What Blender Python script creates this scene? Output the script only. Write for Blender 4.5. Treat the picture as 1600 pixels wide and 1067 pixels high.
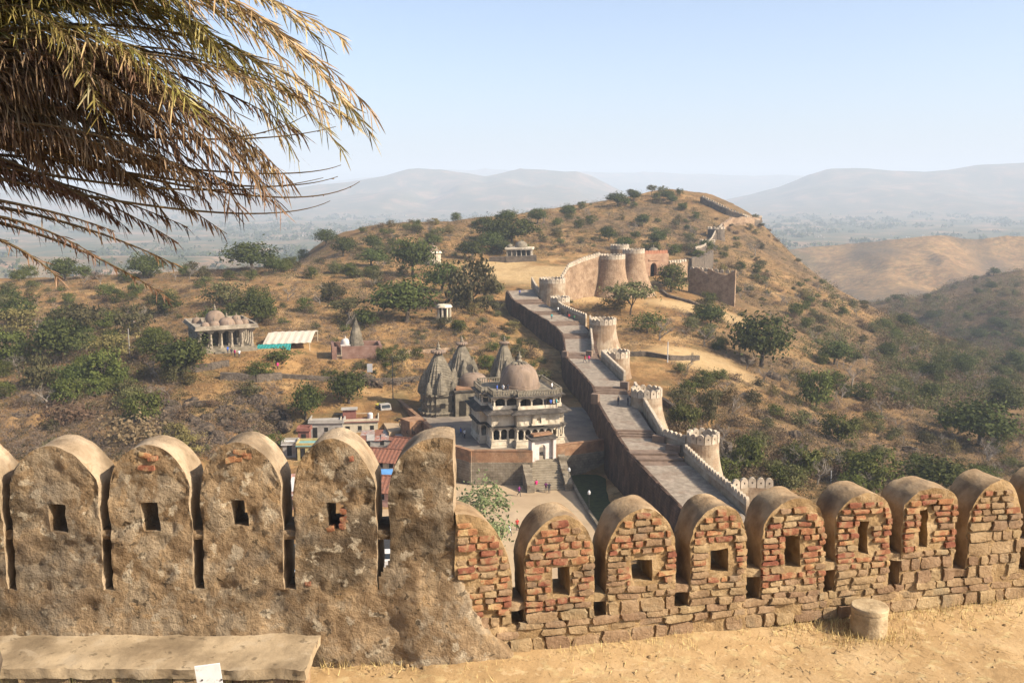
import bpy, bmesh, math, random
import numpy as np
from mathutils import Vector, Matrix
R = math.radians
for o in list(bpy.data.objects): bpy.data.objects.remove(o)
scene = bpy.context.scene
col = scene.collection
random.seed(7)

# ---------------------------------------------------------------- camera
PITCH = 8.8; F = 1500.0
cam = bpy.data.cameras.new('camera'); cam.sensor_width = 36.0; cam.lens = 36.0*F/1600.0
cam.clip_start = 0.1; cam.clip_end = 60000
camo = bpy.data.objects.new('camera', cam); col.objects.link(camo)
camo.location = (0, 0, 0); camo.rotation_euler = (R(90-PITCH), 0, 0)
scene.camera = camo
# ---------------------------------------------------------------- sky and sun
SUN_EL = 36.0
SX, SY = 0.93, -0.37                      # horizontal direction towards the sun
w = bpy.data.worlds.new('World'); scene.world = w; w.use_nodes = True
nt = w.node_tree; bg = nt.nodes['Background']
sky = nt.nodes.new('ShaderNodeTexSky'); sky.sky_type = 'NISHITA'; sky.sun_disc = False
sky.sun_elevation = R(SUN_EL); sky.sun_rotation = math.atan2(SX, SY)
sky.altitude = 1000; sky.air_density = 0.8; sky.dust_density = 5.5; sky.ozone_density = 1.5
nt.links.new(sky.outputs[0], bg.inputs[0]); bg.inputs[1].default_value = 0.125
sun = bpy.data.lights.new('sun', 'SUN'); sun.energy = 5.0; sun.angle = R(0.5); sun.color = (1.0, 0.90, 0.76)
suno = bpy.data.objects.new('sun', sun); col.objects.link(suno)
hl = math.hypot(SX, SY)
sdir = Vector((SX/hl*math.cos(R(SUN_EL)), SY/hl*math.cos(R(SUN_EL)), math.sin(R(SUN_EL))))
suno.rotation_euler = sdir.to_track_quat('Z', 'Y').to_euler()
vs = scene.view_settings; vs.view_transform = 'Standard'; vs.look = 'None'; vs.exposure = 1.0; vs.gamma = 1.0
vs.use_curve_mapping = False
HAZE_DENSITY = 0.00018

# ---------------------------------------------------------------- helpers
CP_, SP_ = math.cos(R(PITCH)), math.sin(R(PITCH))
def ray(px, py):
    a = (px-800)/F; b = -(py-533.5)/F
    d = Vector((a, CP_+b*SP_, -SP_+b*CP_)); return d/d.y
def PY(px, py, Y): return ray(px, py)*Y
def PZ(px, py, z):
    d = ray(px, py); return d*(z/d.z)

def tag(o, label=None, cat=None, group=None, kind=None):
    if label: o['label'] = label
    if cat: o['category'] = cat
    if group: o['group'] = group
    if kind: o['kind'] = kind
    return o
def empty(name, loc=(0, 0, 0), rz=0.0, label=None, cat=None, group=None, parent=None):
    o = bpy.data.objects.new(name, None); col.objects.link(o); o.location = loc; o.rotation_euler = (0, 0, rz)
    o.empty_display_size = 0.5
    if parent: o.parent = parent
    return tag(o, label, cat, group)
def link(name, me, parent=None, loc=(0, 0, 0), rot=(0, 0, 0), sc=None):
    o = bpy.data.objects.new(name, me); col.objects.link(o); o.location = loc; o.rotation_euler = rot
    if sc is not None: o.scale = sc if hasattr(sc, '__len__') else (sc, sc, sc)
    if parent: o.parent = parent
    return o
def copy_tree(o, parent=None):
    c = o.copy(); col.objects.link(c); c.parent = parent
    for ch in o.children: copy_tree(ch, c)
    return c

class MB:
    """collects polygons; build() links them as one mesh object"""
    def __init__(s): s.v = []; s.f = []; s.m = []
    def add(s, vs, fs, m=0):
        b = len(s.v); s.v += [tuple(v) for v in vs]
        for f in fs: s.f.append([b+i for i in f]); s.m.append(m)
        return s
    def hexa(s, p, m=0):           # 4 bottom, 4 top (both counter-clockwise)
        return s.add(p, [(3, 2, 1, 0), (4, 5, 6, 7), (0, 1, 5, 4), (1, 2, 6, 5), (2, 3, 7, 6), (3, 0, 4, 7)], m)
    def box(s, x0, x1, y0, y1, z0, z1, m=0):
        return s.hexa([(x0, y0, z0), (x1, y0, z0), (x1, y1, z0), (x0, y1, z0), (x0, y0, z1), (x1, y0, z1), (x1, y1, z1), (x0, y1, z1)], m)
    def cbox(s, c, sz, rz=0, m=0):
        ca, sa = math.cos(rz), math.sin(rz); p = []
        for z in (0, sz[2]):
            for x, y in ((-1, -1), (1, -1), (1, 1), (-1, 1)):
                lx, ly = x*sz[0]/2, y*sz[1]/2
                p.append((c[0]+lx*ca-ly*sa, c[1]+lx*sa+ly*ca, c[2]+z))
        return s.hexa(p, m)
    def prism(s, poly, z0, z1, m=0, mtop=None):
        n = len(poly); zz0 = z0 if hasattr(z0, '__len__') else [z0]*n; zz1 = z1 if hasattr(z1, '__len__') else [z1]*n
        vs = [(p[0], p[1], zz0[i]) for i, p in enumerate(poly)]+[(p[0], p[1], zz1[i]) for i, p in enumerate(poly)]
        b = len(s.v); s.v += vs
        for i in range(n):
            j = (i+1) % n; s.f.append([b+i, b+j, b+n+j, b+n+i]); s.m.append(m)
        s.f.append([b+n+i for i in range(n)]); s.m.append(m if mtop is None else mtop)
        s.f.append([b+i for i in reversed(range(n))]); s.m.append(m)
        return s
    def lathe(s, prof, n=16, c=(0, 0, 0), m=0, rib=0.0, ribn=0, caps=True):
        b = len(s.v); k = len(prof)
        for r, z in prof:
            for i in range(n):
                a = 2*math.pi*i/n; rr = r*(1+rib*math.cos(ribn*a)) if ribn else r
                s.v.append((c[0]+rr*math.cos(a), c[1]+rr*math.sin(a), c[2]+z))
        for q in range(k-1):
            for i in range(n):
                j = (i+1) % n; s.f.append([b+q*n+i, b+q*n+j, b+(q+1)*n+j, b+(q+1)*n+i]); s.m.append(m)
        if caps:
            s.f.append([b+i for i in reversed(range(n))]); s.m.append(m)
            s.f.append([b+(k-1)*n+i for i in range(n)]); s.m.append(m)
        return s
    def tube(s, pts, rad, n=6, m=0):
        b = len(s.v); k = len(pts); pts = [Vector(p) for p in pts]
        for i, p in enumerate(pts):
            t = (pts[min(i+1, k-1)]-pts[max(i-1, 0)]).normalized()
            u = t.cross(Vector((0, 0, 1))) if abs(t.z) < .95 else t.cross(Vector((1, 0, 0)))
            u.normalize(); v = t.cross(u); r = rad[i] if hasattr(rad, '__len__') else rad
            for q in range(n):
                a = 2*math.pi*q/n; s.v.append(tuple(p+u*(r*math.cos(a))+v*(r*math.sin(a))))
        for i in range(k-1):
            for q in range(n):
                j = (q+1) % n; s.f.append([b+i*n+q, b+i*n+j, b+(i+1)*n+j, b+(i+1)*n+q]); s.m.append(m)
        s.f.append([b+q for q in range(n)]); s.m.append(m)
        s.f.append([b+(k-1)*n+q for q in reversed(range(n))]); s.m.append(m)
        return s
    def mesh(s, name, mats, smooth=False):
        me = bpy.data.meshes.new(name); me.from_pydata(s.v, [], s.f)
        mats = mats if isinstance(mats, (list, tuple)) else [mats]
        for mm in mats: me.materials.append(mm)
        if len(mats) > 1: me.polygons.foreach_set('material_index', s.m)
        bm = bmesh.new(); bm.from_mesh(me); bmesh.ops.recalc_face_normals(bm, faces=bm.faces); bm.to_mesh(me); bm.free()
        if smooth: me.polygons.foreach_set('use_smooth', [True]*len(me.polygons))
        me.update(); return me
    def build(s, name, mats, parent=None, loc=(0, 0, 0), rz=0, smooth=False):
        return link(name, s.mesh(name, mats, smooth), parent, loc, (0, 0, rz))

def np_mesh(name, V, Fc, mats, midx=None, smooth=False):
    """V (n,3), Fc (m,k) numpy -> mesh"""
    me = bpy.data.meshes.new(name); V = np.asarray(V, np.float32); Fc = np.asarray(Fc, np.int32); m, k = Fc.shape
    me.vertices.add(len(V)); me.vertices.foreach_set('co', V.ravel())
    me.loops.add(m*k); me.loops.foreach_set('vertex_index', Fc.ravel())
    me.polygons.add(m); me.polygons.foreach_set('loop_start', np.arange(0, m*k, k, dtype=np.int32))
    for mm in (mats if isinstance(mats, (list, tuple)) else [mats]): me.materials.append(mm)
    if midx is not None: me.polygons.foreach_set('material_index', np.asarray(midx, np.int32))
    if smooth: me.polygons.foreach_set('use_smooth', np.ones(m, bool))
    me.update(calc_edges=True); me.validate(); return me

# lattice noise for shapes
def _h(ix, iy, sd):
    n = (ix*374761393 + iy*668265263 + sd*1442695041) & 0x7fffffff
    n = ((n ^ (n >> 13))*1274126177) & 0x7fffffff
    return ((n ^ (n >> 16)) & 0xffff)/65535.0
def vnoise(x, y, sd=0):
    x = np.asarray(x, float); y = np.asarray(y, float)
    ix = np.floor(x).astype(np.int64); iy = np.floor(y).astype(np.int64); fx = x-ix; fy = y-iy
    u = fx*fx*(3-2*fx); v = fy*fy*(3-2*fy)
    return (_h(ix, iy, sd)*(1-u)+_h(ix+1, iy, sd)*u)*(1-v)+(_h(ix, iy+1, sd)*(1-u)+_h(ix+1, iy+1, sd)*u)*v
def fbm(x, y, oct=4, sd=0):
    s = 0; a = .5; t = 0
    for o in range(oct): s = s+a*vnoise(np.asarray(x)*2**o+o*17.3, np.asarray(y)*2**o-o*9.1, sd+o); t += a; a *= .5
    return s/t

# ---------------------------------------------------------------- materials
def mat(name, cols, scale=1.0, rough=.92, bump=0.0, bscale=None, detail=8, mix=None, coord='pos', stretch=None, trans=0, spec=.15, dist=0.0,
        cracks=None, bricktex=None, rnd=0.0, bdist=.02, objcol=False):
    """cols: [(pos,(r,g,b)),...] over fractal noise; mix: list of (colour, scale, lo, hi, amount) patches"""
    m = bpy.data.materials.new(name); m.use_nodes = True; t = m.node_tree; N = t.nodes; L = t.links
    b = N['Principled BSDF']; b.inputs['Roughness'].default_value = rough; b.inputs['Specular IOR Level'].default_value = spec
    if coord == 'pos': src = N.new('ShaderNodeNewGeometry').outputs['Position']
    else: src = N.new('ShaderNodeTexCoord').outputs['Object']
    if stretch:
        mp = N.new('ShaderNodeMapping'); mp.inputs['Scale'].default_value = stretch; L.new(src, mp.inputs[0]); vec = mp.outputs[0]
    else: vec = src
    def noise(sc, det, d=0.0, rg=.55, v=None):
        n = N.new('ShaderNodeTexNoise'); n.inputs['Scale'].default_value = sc; n.inputs['Detail'].default_value = det
        n.inputs['Distortion'].default_value = d; n.inputs['Roughness'].default_value = rg; L.new(v or vec, n.inputs['Vector']); return n.outputs[0]
    rp = N.new('ShaderNodeValToRGB'); L.new(noise(scale, detail, dist, .62), rp.inputs[0]); e = rp.color_ramp.elements
    while len(e) < len(cols): e.new(.5)
    for i, (p, c) in enumerate(cols): e[i].position = p; e[i].color = (*c, 1)
    cur = rp.outputs[0]
    def mixc(fac, colr, cur, amt=1.0, mode='MIX'):
        x = N.new('ShaderNodeMix'); x.data_type = 'RGBA'; x.blend_type = mode
        if amt != 1.0:
            mm = N.new('ShaderNodeMath'); mm.operation = 'MULTIPLY'; L.new(fac, mm.inputs[0]); mm.inputs[1].default_value = amt; fac = mm.outputs[0]
        L.new(fac, x.inputs[0]); L.new(cur, x.inputs[6])
        if isinstance(colr, tuple): x.inputs[7].default_value = (*colr, 1)
        else: L.new(colr, x.inputs[7])
        return x.outputs[2]
    for (c, sc, lo, hi, amt) in (mix or []):
        r2 = N.new('ShaderNodeMapRange'); r2.inputs[1].default_value = lo; r2.inputs[2].default_value = hi
        L.new(noise(sc, 6, .3), r2.inputs[0]); cur = mixc(r2.outputs[0], c, cur, amt)
    hsrc = None
    if bricktex:
        bw, bh, mort, amt = bricktex
        sx = N.new('ShaderNodeSeparateXYZ'); L.new(src, sx.inputs[0]); ad = N.new('ShaderNodeMath'); ad.operation = 'ADD'
        L.new(sx.outputs[0], ad.inputs[0]); L.new(sx.outputs[1], ad.inputs[1]); cb = N.new('ShaderNodeCombineXYZ')
        L.new(ad.outputs[0], cb.inputs[0]); L.new(sx.outputs[2], cb.inputs[1])
        bt = N.new('ShaderNodeTexBrick'); L.new(cb.outputs[0], bt.inputs['Vector']); bt.inputs['Scale'].default_value = 1
        bt.inputs['Brick Width'].default_value = bw; bt.inputs['Row Height'].default_value = bh; bt.inputs['Mortar Size'].default_value = mort
        bt.inputs['Color1'].default_value = (1, 1, 1, 1); bt.inputs['Color2'].default_value = (.7, .66, .62, 1); bt.inputs['Mortar'].default_value = (.42, .4, .38, 1)
        x = N.new('ShaderNodeMix'); x.data_type = 'RGBA'; x.blend_type = 'MULTIPLY'; x.inputs[0].default_value = amt
        L.new(cur, x.inputs[6]); L.new(bt.outputs[0], x.inputs[7]); cur = x.outputs[2]
    if rnd:
        oi = N.new('ShaderNodeObjectInfo'); hs = N.new('ShaderNodeHueSaturation'); L.new(cur, hs.inputs['Color'])
        r3 = N.new('ShaderNodeMapRange'); r3.inputs[3].default_value = 1-rnd; r3.inputs[4].default_value = 1+rnd; L.new(oi.outputs['Random'], r3.inputs[0]); L.new(r3.outputs[0], hs.inputs['Value'])
        r4 = N.new('ShaderNodeMapRange'); r4.inputs[3].default_value = .5-rnd*.06; r4.inputs[4].default_value = .5+rnd*.06; L.new(oi.outputs['Random'], r4.inputs[0]); L.new(r4.outputs[0], hs.inputs['Hue'])
        cur = hs.outputs[0]
    if objcol:
        oi = N.new('ShaderNodeObjectInfo'); x = N.new('ShaderNodeMix'); x.data_type = 'RGBA'; x.blend_type = 'MULTIPLY'; x.inputs[0].default_value = 1
        L.new(cur, x.inputs[6]); L.new(oi.outputs['Color'], x.inputs[7]); cur = x.outputs[2]
    L.new(cur, b.inputs['Base Color'])
    if bump:
        bn = N.new('ShaderNodeBump'); bn.inputs['Strength'].default_value = bump; bn.inputs['Distance'].default_value = bdist
        hh = noise(bscale or scale*4, 8, 0, .65)
        if cracks:
            vo = N.new('ShaderNodeTexVoronoi'); vo.feature = 'DISTANCE_TO_EDGE'; vo.inputs['Scale'].default_value = cracks; L.new(vec, vo.inputs['Vector'])
            mr = N.new('ShaderNodeMapRange'); mr.inputs[2].default_value = .12; L.new(vo.outputs['Distance'], mr.inputs[0])
            ad = N.new('ShaderNodeMath'); ad.operation = 'ADD'; L.new(hh, ad.inputs[0]); L.new(mr.outputs[0], ad.inputs[1]); hh = ad.outputs[0]
        L.new(hh, bn.inputs['Height']); L.new(bn.outputs[0], b.inputs['Normal'])
    if trans:
        o = N['Material Output']; tr = N.new('ShaderNodeBsdfTranslucent'); L.new(cur, tr.inputs[0]); ms = N.new('ShaderNodeMixShader'); ms.inputs[0].default_value = trans
        L.new(b.outputs[0], ms.inputs[1]); L.new(tr.outputs[0], ms.inputs[2]); L.new(ms.outputs[0], o.inputs['Surface'])
    return m
# ================================================================ TERRAIN
CTRL = [  # px, py, forward distance
 (100,700,150),(300,700,150),(420,700,152),(-150,700,150),
 (200,620,178),(0,620,178),(400,620,180),(500,620,184),(0,560,205),(200,560,205),(120,520,235),
 (345,552,196),(440,545,204),(550,560,198),(620,600,190),(620,540,225),(700,540,228),
 (0,480,270),(150,480,270),(300,470,265),(500,450,290),(600,480,260),(700,475,262),(780,545,222),(760,500,250),
 (640,440,300),(560,400,370),(400,420,320),(200,430,310),(0,440,305),(-200,440,305),
 (500,378,430),(600,361,470),(700,347,520),(830,333,570),(960,320,620),(1040,314,640),(1100,319,620),(1190,352,580),
 (1240,397,540),(1330,462,470),(1390,492,430),
 (800,420,350),(812,404,370),(800,442,310),(850,425,335),(700,400,370),(900,340,500),(900,380,410),(1000,360,460),(1080,340,520),
 (1100,400,390),(1050,440,330),(1000,460,300),(1080,480,290),(1200,450,360),(1200,550,260),(1300,550,290),(1100,560,225),(1040,540,230),
 (1300,650,215),(1150,650,180),(1200,720,155),(1400,720,178),(1580,690,215),(1450,600,290),(1590,640,270),(1550,580,370),(1450,520,400),
 (1600,560,430),(1600,470,600),(1600,425,800),(1500,440,780),(1420,467,700),(1370,484,620),(1800,640,270),(1800,430,700),(1800,520,450),
]
CW = [(-60,20,-14),(0,20,-13),(60,20,-16),(-60,60,-34),(0,60,-32),(60,60,-34),(-40,100,-45),(0,100,-45.7),(25,100,-45),(60,100,-46),(-90,100,-44),(110,100,-50),
      (-30,125,-45.8),(0,125,-45.8),(-8,143,-45.8),(4,143,-45.8),(12,150,-46),(-22,140,-45.5),(-16,165,-42),(0,165,-41.6),(8,175,-41.6),(-10,185,-40.5),(-26,172,-41.5),(-35,158,-44),
      (19,119,-44.5),(22,140,-43.5),(22,170,-40.8),(15,190,-40.9),(9,213,-39.5),(3,240,-38.2),(-1,262,-34.5),
      (35,130,-45),(34,160,-43)]
for px in (-300,0,200,400):
    for Y, z in ((420,-46),(560,-78),(760,-104),(1000,-122)): CW.append(((px-800)/F*Y*1.0, Y, z))
for px in (550,700,850,1000,1100):
    d0 = {550:470,700:540,850:600,1000:670,1100:680}[px]
    for dd, z in ((90,-38),(220,-88),(420,-122)): CW.append(((px-800)/F*(d0+dd), d0+dd, z))
for (px,Y,z) in ((1220,660,-75),(1300,600,-88),(1360,560,-86),(1420,520,-84),(1300,800,-112),(1400,900,-110),(1500,1000,-112),(1620,1050,-112),(1200,900,-122)): CW.append(((px-800)/F*Y,Y,z))
_c = [tuple(PY(*c)) for c in CTRL]+CW
_c = np.array(_c); _S = 100.0
def _U(r2): return np.where(r2 > 1e-9, r2*np.log(np.maximum(r2, 1e-9))*.5, 0)
_n = len(_c); _xy = _c[:, :2]/_S
_K = _U(((_xy[:, None, :]-_xy[None, :, :])**2).sum(-1))+np.eye(_n)*.01
_Pm = np.c_[np.ones(_n), _xy]
_A = np.block([[_K, _Pm], [_Pm.T, np.zeros((3, 3))]])
_w = np.linalg.solve(_A, np.r_[_c[:, 2], 0, 0, 0])
def sstep(a, b, x):
    t = np.clip((x-a)/(b-a), 0, 1); return t*t*(3-2*t)
RIDGES = [  # distance, width, silhouette (px,py), base z, spur size
 (1500, 620, [(1150,402),(1230,390),(1270,384),(1330,381),(1380,375),(1430,371),(1470,366),(1530,368),(1600,367),(1800,372),(2000,380)], -135, 210),
 (7000, 2300, [(1000,330),(1100,318),(1170,303),(1215,290),(1260,270),(1290,262),(1330,262),(1400,266),(1440,269),(1480,264),(1520,259),(1600,255),(1800,262),(2000,270)], -130, 900),
 (7200, 2300, [(-400,280),(0,288),(250,296),(450,292),(540,285),(600,275),(640,264),(690,262),(720,268),(760,272),(800,264),(850,261),(900,263),(925,273),(960,292),(1000,312),(1060,330)], -130, 900),
 (13000, 3500, [(-400,290),(0,285),(300,290),(560,278),(620,272),(720,262),(770,263),(900,264),(940,265),(1000,268),(1100,267),(1200,273),(1300,275),(1600,280),(2000,280)], -130, 1500),
]
for _r in RIDGES:
    _r[2].sort()
FLAT = []     # (cx,cy,rx,ry,rot,z,soft) level building plots
def height(x, y):
    x = np.atleast_1d(np.asarray(x, float)); y = np.atleast_1d(np.asarray(y, float))
    q = np.stack([x, y], -1)/_S
    z = _w[_n]+_w[_n+1]*q[:, 0]+_w[_n+2]*q[:, 1]
    for i in range(_n): z = z+_w[i]*_U(((q-_xy[i])**2).sum(-1))
    d = np.hypot(x, y)
    rough = 1.6*(fbm(x/22, y/22, 4, 3)-.5)+.55*(fbm(x/4.5, y/4.5, 3, 9)-.5)
    far = sstep(350, 700, d)
    rough = rough*sstep(90, 140, y)*(1+far*1.6)
    z = z+rough
    plain = -130+10*(fbm(x/500, y/500, 4, 21)-.5)
    wv = sstep(820, 1080, y)
    z = z*(1-wv)+plain*wv
    z = np.clip(z, -135, 20)
    pxc = 800+F*x/np.maximum(y*CP_+15, 1)
    for (D, W, sil, bz, sp) in RIDGES:
        sy = np.interp(pxc, [s[0] for s in sil], [s[1] for s in sil])
        b = -(sy-533.5)/F; slope = (-SP_+b*CP_)/(CP_+b*SP_)
        zp = slope*D
        Dl = D*(1+.10*(fbm(x/sp/2, y*0+D, 2, 5)-.5))
        t = np.clip(np.abs(y-Dl)/W, 0, 1); prof = (1-t)**1.25
        spur = 1-np.clip(np.abs(2*fbm(x/sp, y/sp/2.2, 4, 31)-1)*2.6, 0, 1)
        rz = bz+(zp-bz)*prof*(1-.8*spur*np.sqrt(t))-(0 if D > 3000 else 34*spur*np.sqrt(t)*prof)
        z = np.where(y > D-W, np.maximum(z, rz), z)
    for (cx, cy, rx, ry, ro, fz, so) in FLAT:
        ca, sa = math.cos(ro), math.sin(ro); lx = (x-cx)*ca+(y-cy)*sa; ly = -(x-cx)*sa+(y-cy)*ca
        dd = np.maximum(np.maximum(np.abs(lx)-rx, np.abs(ly)-ry), 0); wt = 1-sstep(0, so, dd)
        z = z*(1-wt)+fz*wt
    return z
# the ground sheet is laid out on a fan of bearings and distances; later lookups read the same sheet
FAN_A = np.tan(np.radians(np.linspace(-43, 43, 620)))
FAN_D = np.concatenate([np.exp(np.linspace(math.log(13.5), math.log(100), 60))[:-1], np.exp(np.linspace(math.log(100), math.log(700), 420))[:-1], np.exp(np.linspace(math.log(700), math.log(17500), 240))])
FAN_Z = None
def make_fan():
    global FAN_Z
    Y, A = np.meshgrid(FAN_D, FAN_A, indexing='ij'); FAN_Z = height((A*Y).ravel(), Y.ravel()).reshape(Y.shape)
def _col(a):
    f = np.interp(a, FAN_A, np.arange(len(FAN_A))); i = int(min(f, len(FAN_A)-2)); return FAN_Z[:, i]*(1-(f-i))+FAN_Z[:, i+1]*(f-i)
def hz(x, y): return float(np.interp(y, FAN_D, _col(x/y)))
_S0 = int(np.searchsorted(FAN_D, 75))
def G(px, py):
    """point of the ground seen at a pixel of the photograph"""
    d = ray(px, py); dz = d.z*FAN_D[_S0:]-_col(d.x)[_S0:]; b = np.where(dz < 0)[0]
    if len(b) == 0 or b[0] == 0 or FAN_D[_S0+b[0]] > 1400: return None
    k = b[0]; f = dz[k-1]/(dz[k-1]-dz[k]); return d*float(FAN_D[_S0+k-1]*(1-f)+FAN_D[_S0+k]*f)
def onground(x, y, dz=0.0): return Vector((x, y, hz(x, y)+dz))

PLAZA_Z, COURT_Z = -45.4, -41.2
FLAT += [(1,165,15,13,R(12),COURT_Z-.4,3), (-61,204,9,12,R(20),-32.9,5), (-33,203,8,7,R(8),-34.2,4)]
FLAT += [(3,370,9,5,0,-24.8,8), (-6,126,19,20.5,0,PLAZA_Z-.35,2.5), (-30,152,13,16,0,-45.3,6)]
make_fan()
# materials of the ground
def ground_material():
    m = bpy.data.materials.new('hillside_earth'); m.use_nodes = True; t = m.node_tree; N = t.nodes; L = t.links; b = N['Principled BSDF']
    b.inputs['Roughness'].default_value = .95; b.inputs['Specular IOR Level'].default_value = .05
    pos = N.new('ShaderNodeNewGeometry').outputs['Position']; at = N.new('ShaderNodeVertexColor'); at.layer_name = 'zone'
    sp = N.new('ShaderNodeSeparateColor'); L.new(at.outputs[0], sp.inputs[0])
    def noise(sc, det=8, rg=.6, d=0):
        n = N.new('ShaderNodeTexNoise'); n.inputs['Scale'].default_value = sc; n.inputs['Detail'].default_value = det; n.inputs['Roughness'].default_value = rg
        n.inputs['Distortion'].default_value = d; L.new(pos, n.inputs['Vector']); return n.outputs[0]
    def ramp(f, st):
        r = N.new('ShaderNodeValToRGB'); L.new(f, r.inputs[0]); e = r.color_ramp.elements
        while len(e) < len(st): e.new(.5)
        for i, (p, c) in enumerate(st): e[i].position = p; e[i].color = (*c, 1)
        return r.outputs[0]
    def mx(f, a, c):
        x = N.new('ShaderNodeMix'); x.data_type = 'RGBA'; L.new(f, x.inputs[0])
        L.new(a, x.inputs[6]) if not isinstance(a, tuple) else None
        if isinstance(c, tuple): x.inputs[7].default_value = (*c, 1)
        else: L.new(c, x.inputs[7])
        return x.outputs[2]
    def rng(f, lo, hi, amt=1):
        r = N.new('ShaderNodeMapRange'); r.inputs[1].default_value = lo; r.inputs[2].default_value = hi; r.inputs[4].default_value = amt; L.new(f, r.inputs[0]); return r.outputs[0]
    c = ramp(noise(.09, 10, .68, .4), [(.30, (.10, .052, .024)), (.44, (.21, .115, .045)), (.56, (.315, .185, .075)), (.72, (.40, .265, .125))])
    c = mx(rng(noise(.5, 8, .7), .52, .66, .75), c, (.12, .072, .03))
    c = mx(rng(noise(1.6, 6, .7), .56, .68, .6), c, (.085, .058, .028))
    c = mx(rng(noise(.16, 8, .65), .48, .62, .75), c, (.115, .085, .036))
    # zone R: pale sand, G: brush / woodland floor, B: plain
    c = mx(sp.outputs[0], c, ramp(noise(.6, 6), [(.3, (.33, .215, .095)), (.7, (.44, .31, .155))]))
    c = mx(sp.outputs[1], c, ramp(noise(.22, 9, .7), [(.33, (.04, .033, .016)), (.46, (.095, .065, .034)), (.58, (.155, .098, .05)), (.72, (.26, .15, .065))]))
    c = mx(sp.outputs[2], c, ramp(noise(.006, 12, .7, .5), [(.34, (.035, .045, .02)), (.47, (.075, .075, .035)), (.56, (.16, .11, .06)), (.63, (.30, .18, .11)), (.78, (.07, .07, .035))]))
    L.new(c, b.inputs['Base Color'])
    bn = N.new('ShaderNodeBump'); bn.inputs['Strength'].default_value = .9; bn.inputs['Distance'].default_value = .5; L.new(noise(.9, 10, .7), bn.inputs['Height']); L.new(bn.outputs[0], b.inputs['Normal'])
    return m
def build_terrain():
    Y, A = np.meshgrid(FAN_D, FAN_A, indexing='ij'); X = A*Y; nr, nc = Y.shape; Z = FAN_Z.ravel()
    V = np.c_[X.ravel(), Y.ravel(), Z]
    i = np.arange(nr-1)[:, None]*nc+np.arange(nc-1)[None, :]; i = i.ravel()
    Fq = np.c_[i, i+1, i+nc+1, i+nc]
    me = np_mesh('terrain', V, Fq, ground_material(), smooth=True)
    x, y, z = V[:, 0], V[:, 1], V[:, 2]
    sand = np.zeros(len(V)); brush = np.zeros(len(V)); plain = np.zeros(len(V))
    def blob(cx, cy, rx, ry, s=.5):
        q = np.hypot((x-cx)/rx, (y-cy)/ry)+.5*(fbm(x/12, y/12, 3, 55)-.5); return 1-sstep(1-s, 1+s*.3, q)
    for a in SAND: sand = np.maximum(sand, blob(*a))
    pxc = 800+F*x/np.maximum(y*CP_+15, 1)
    rs = sstep(20, 45, x-0.10*y+4)*sstep(110, 150, y)*(1-sstep(900, 1100, y))
    n = fbm(x/35, y/35, 4, 77)
    brush = np.maximum(brush, rs*np.clip(.5+1.9*(n-.40), 0, 1))
    deep = sstep(-54, -66, z)*(1-sstep(900, 1100, y))
    brush = np.maximum(brush, deep*.95)
    r1 = sstep(950, 1100, y)*(1-sstep(1900, 2300, y))*sstep(.26, .34, x/y); brush = np.maximum(brush*(1-r1), r1*np.clip(3.6*(fbm(x/70, y/160, 4, 19)-.44), 0, 1))
    left = sstep(-40, -90, x)*(1-sstep(500, 900, y)); brush = np.maximum(brush, left*np.clip(.2+2.2*(n-.46), 0, .85))
    up = sstep(380, 480, y)*(1-sstep(900, 1100, y)); brush = np.maximum(brush, up*np.clip(.25+2.4*(n-.46), 0, .9))
    plain = sstep(850, 1150, y)*(1-.9*(1-sstep(1900, 2300, y))*sstep(.26, .34, x/y))
    brush = np.maximum(brush, sstep(4600, 5200, y)*.9); plain *= 1-.3*sstep(4600, 5200, y)
    C = np.c_[sand, brush, plain, np.ones(len(V))].astype(np.float32)
    ca = me.color_attributes.new('zone', 'FLOAT_COLOR', 'POINT'); ca.data.foreach_set('color', C.ravel())
    o = link('ground', me); tag(o, kind='structure'); return o
SAND = [(4,330,24,26),(20,300,12,18),(-5,355,14,14),(46,225,14,12),(60,290,22,10)]
build_terrain()
# ---------------------------------------------------------------- air
def build_haze():
    m = bpy.data.materials.new('haze_air'); m.use_nodes = True; t = m.node_tree; N = t.nodes; N.remove(N['Principled BSDF'])
    v = N.new('ShaderNodeVolumePrincipled'); v.inputs['Color'].default_value = (.78, .885, 1.0, 1); v.inputs['Density'].default_value = HAZE_DENSITY; v.inputs['Anisotropy'].default_value = 0.0
    t.links.new(v.outputs[0], N['Material Output'].inputs['Volume'])
    o = MB().box(-17500, 17500, -60, 17800, -150, 430).build('haze', m); tag(o, kind='stuff'); return o
build_haze()
# ================================================================ FOREGROUND TERRACE AND PARAPETS
GZ = -5.0
M_plaster = mat('old_lime_plaster', [(.32, (.10, .062, .031)), (.45, (.19, .126, .068)), (.56, (.26, .18, .10)), (.70, (.37, .275, .165))], 2.6, bump=1.0, bscale=14, bdist=.045, dist=.25,
                mix=[((.26, .205, .135), 3.4, .50, .56, .6), ((.27, .155, .06), 2.6, .58, .64, .55), ((.045, .032, .02), 1.3, .52, .64, .8), ((.42, .35, .24), 5.5, .60, .64, .6), ((.045, .032, .02), 11, .60, .66, .8), ((.12, .10, .075), .9, .56, .70, .6)])
M_mortar = mat('mud_mortar', [(.3, (.18, .11, .05)), (.5, (.28, .185, .088)), (.7, (.36, .25, .135))], 5, bump=1.0, bscale=26, bdist=.025, dist=.3,
               mix=[((.16, .10, .05), 3, .55, .7, .6), ((.45, .34, .2), 8, .58, .68, .5)])
M_cap = mat('weathered_cap_plaster', [(.3, (.15, .095, .05)), (.5, (.26, .175, .095)), (.7, (.36, .26, .15))], 3.5, bump=.8, bscale=22, bdist=.02, mix=[((.08, .06, .045), 2, .52, .68, .65)])
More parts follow.
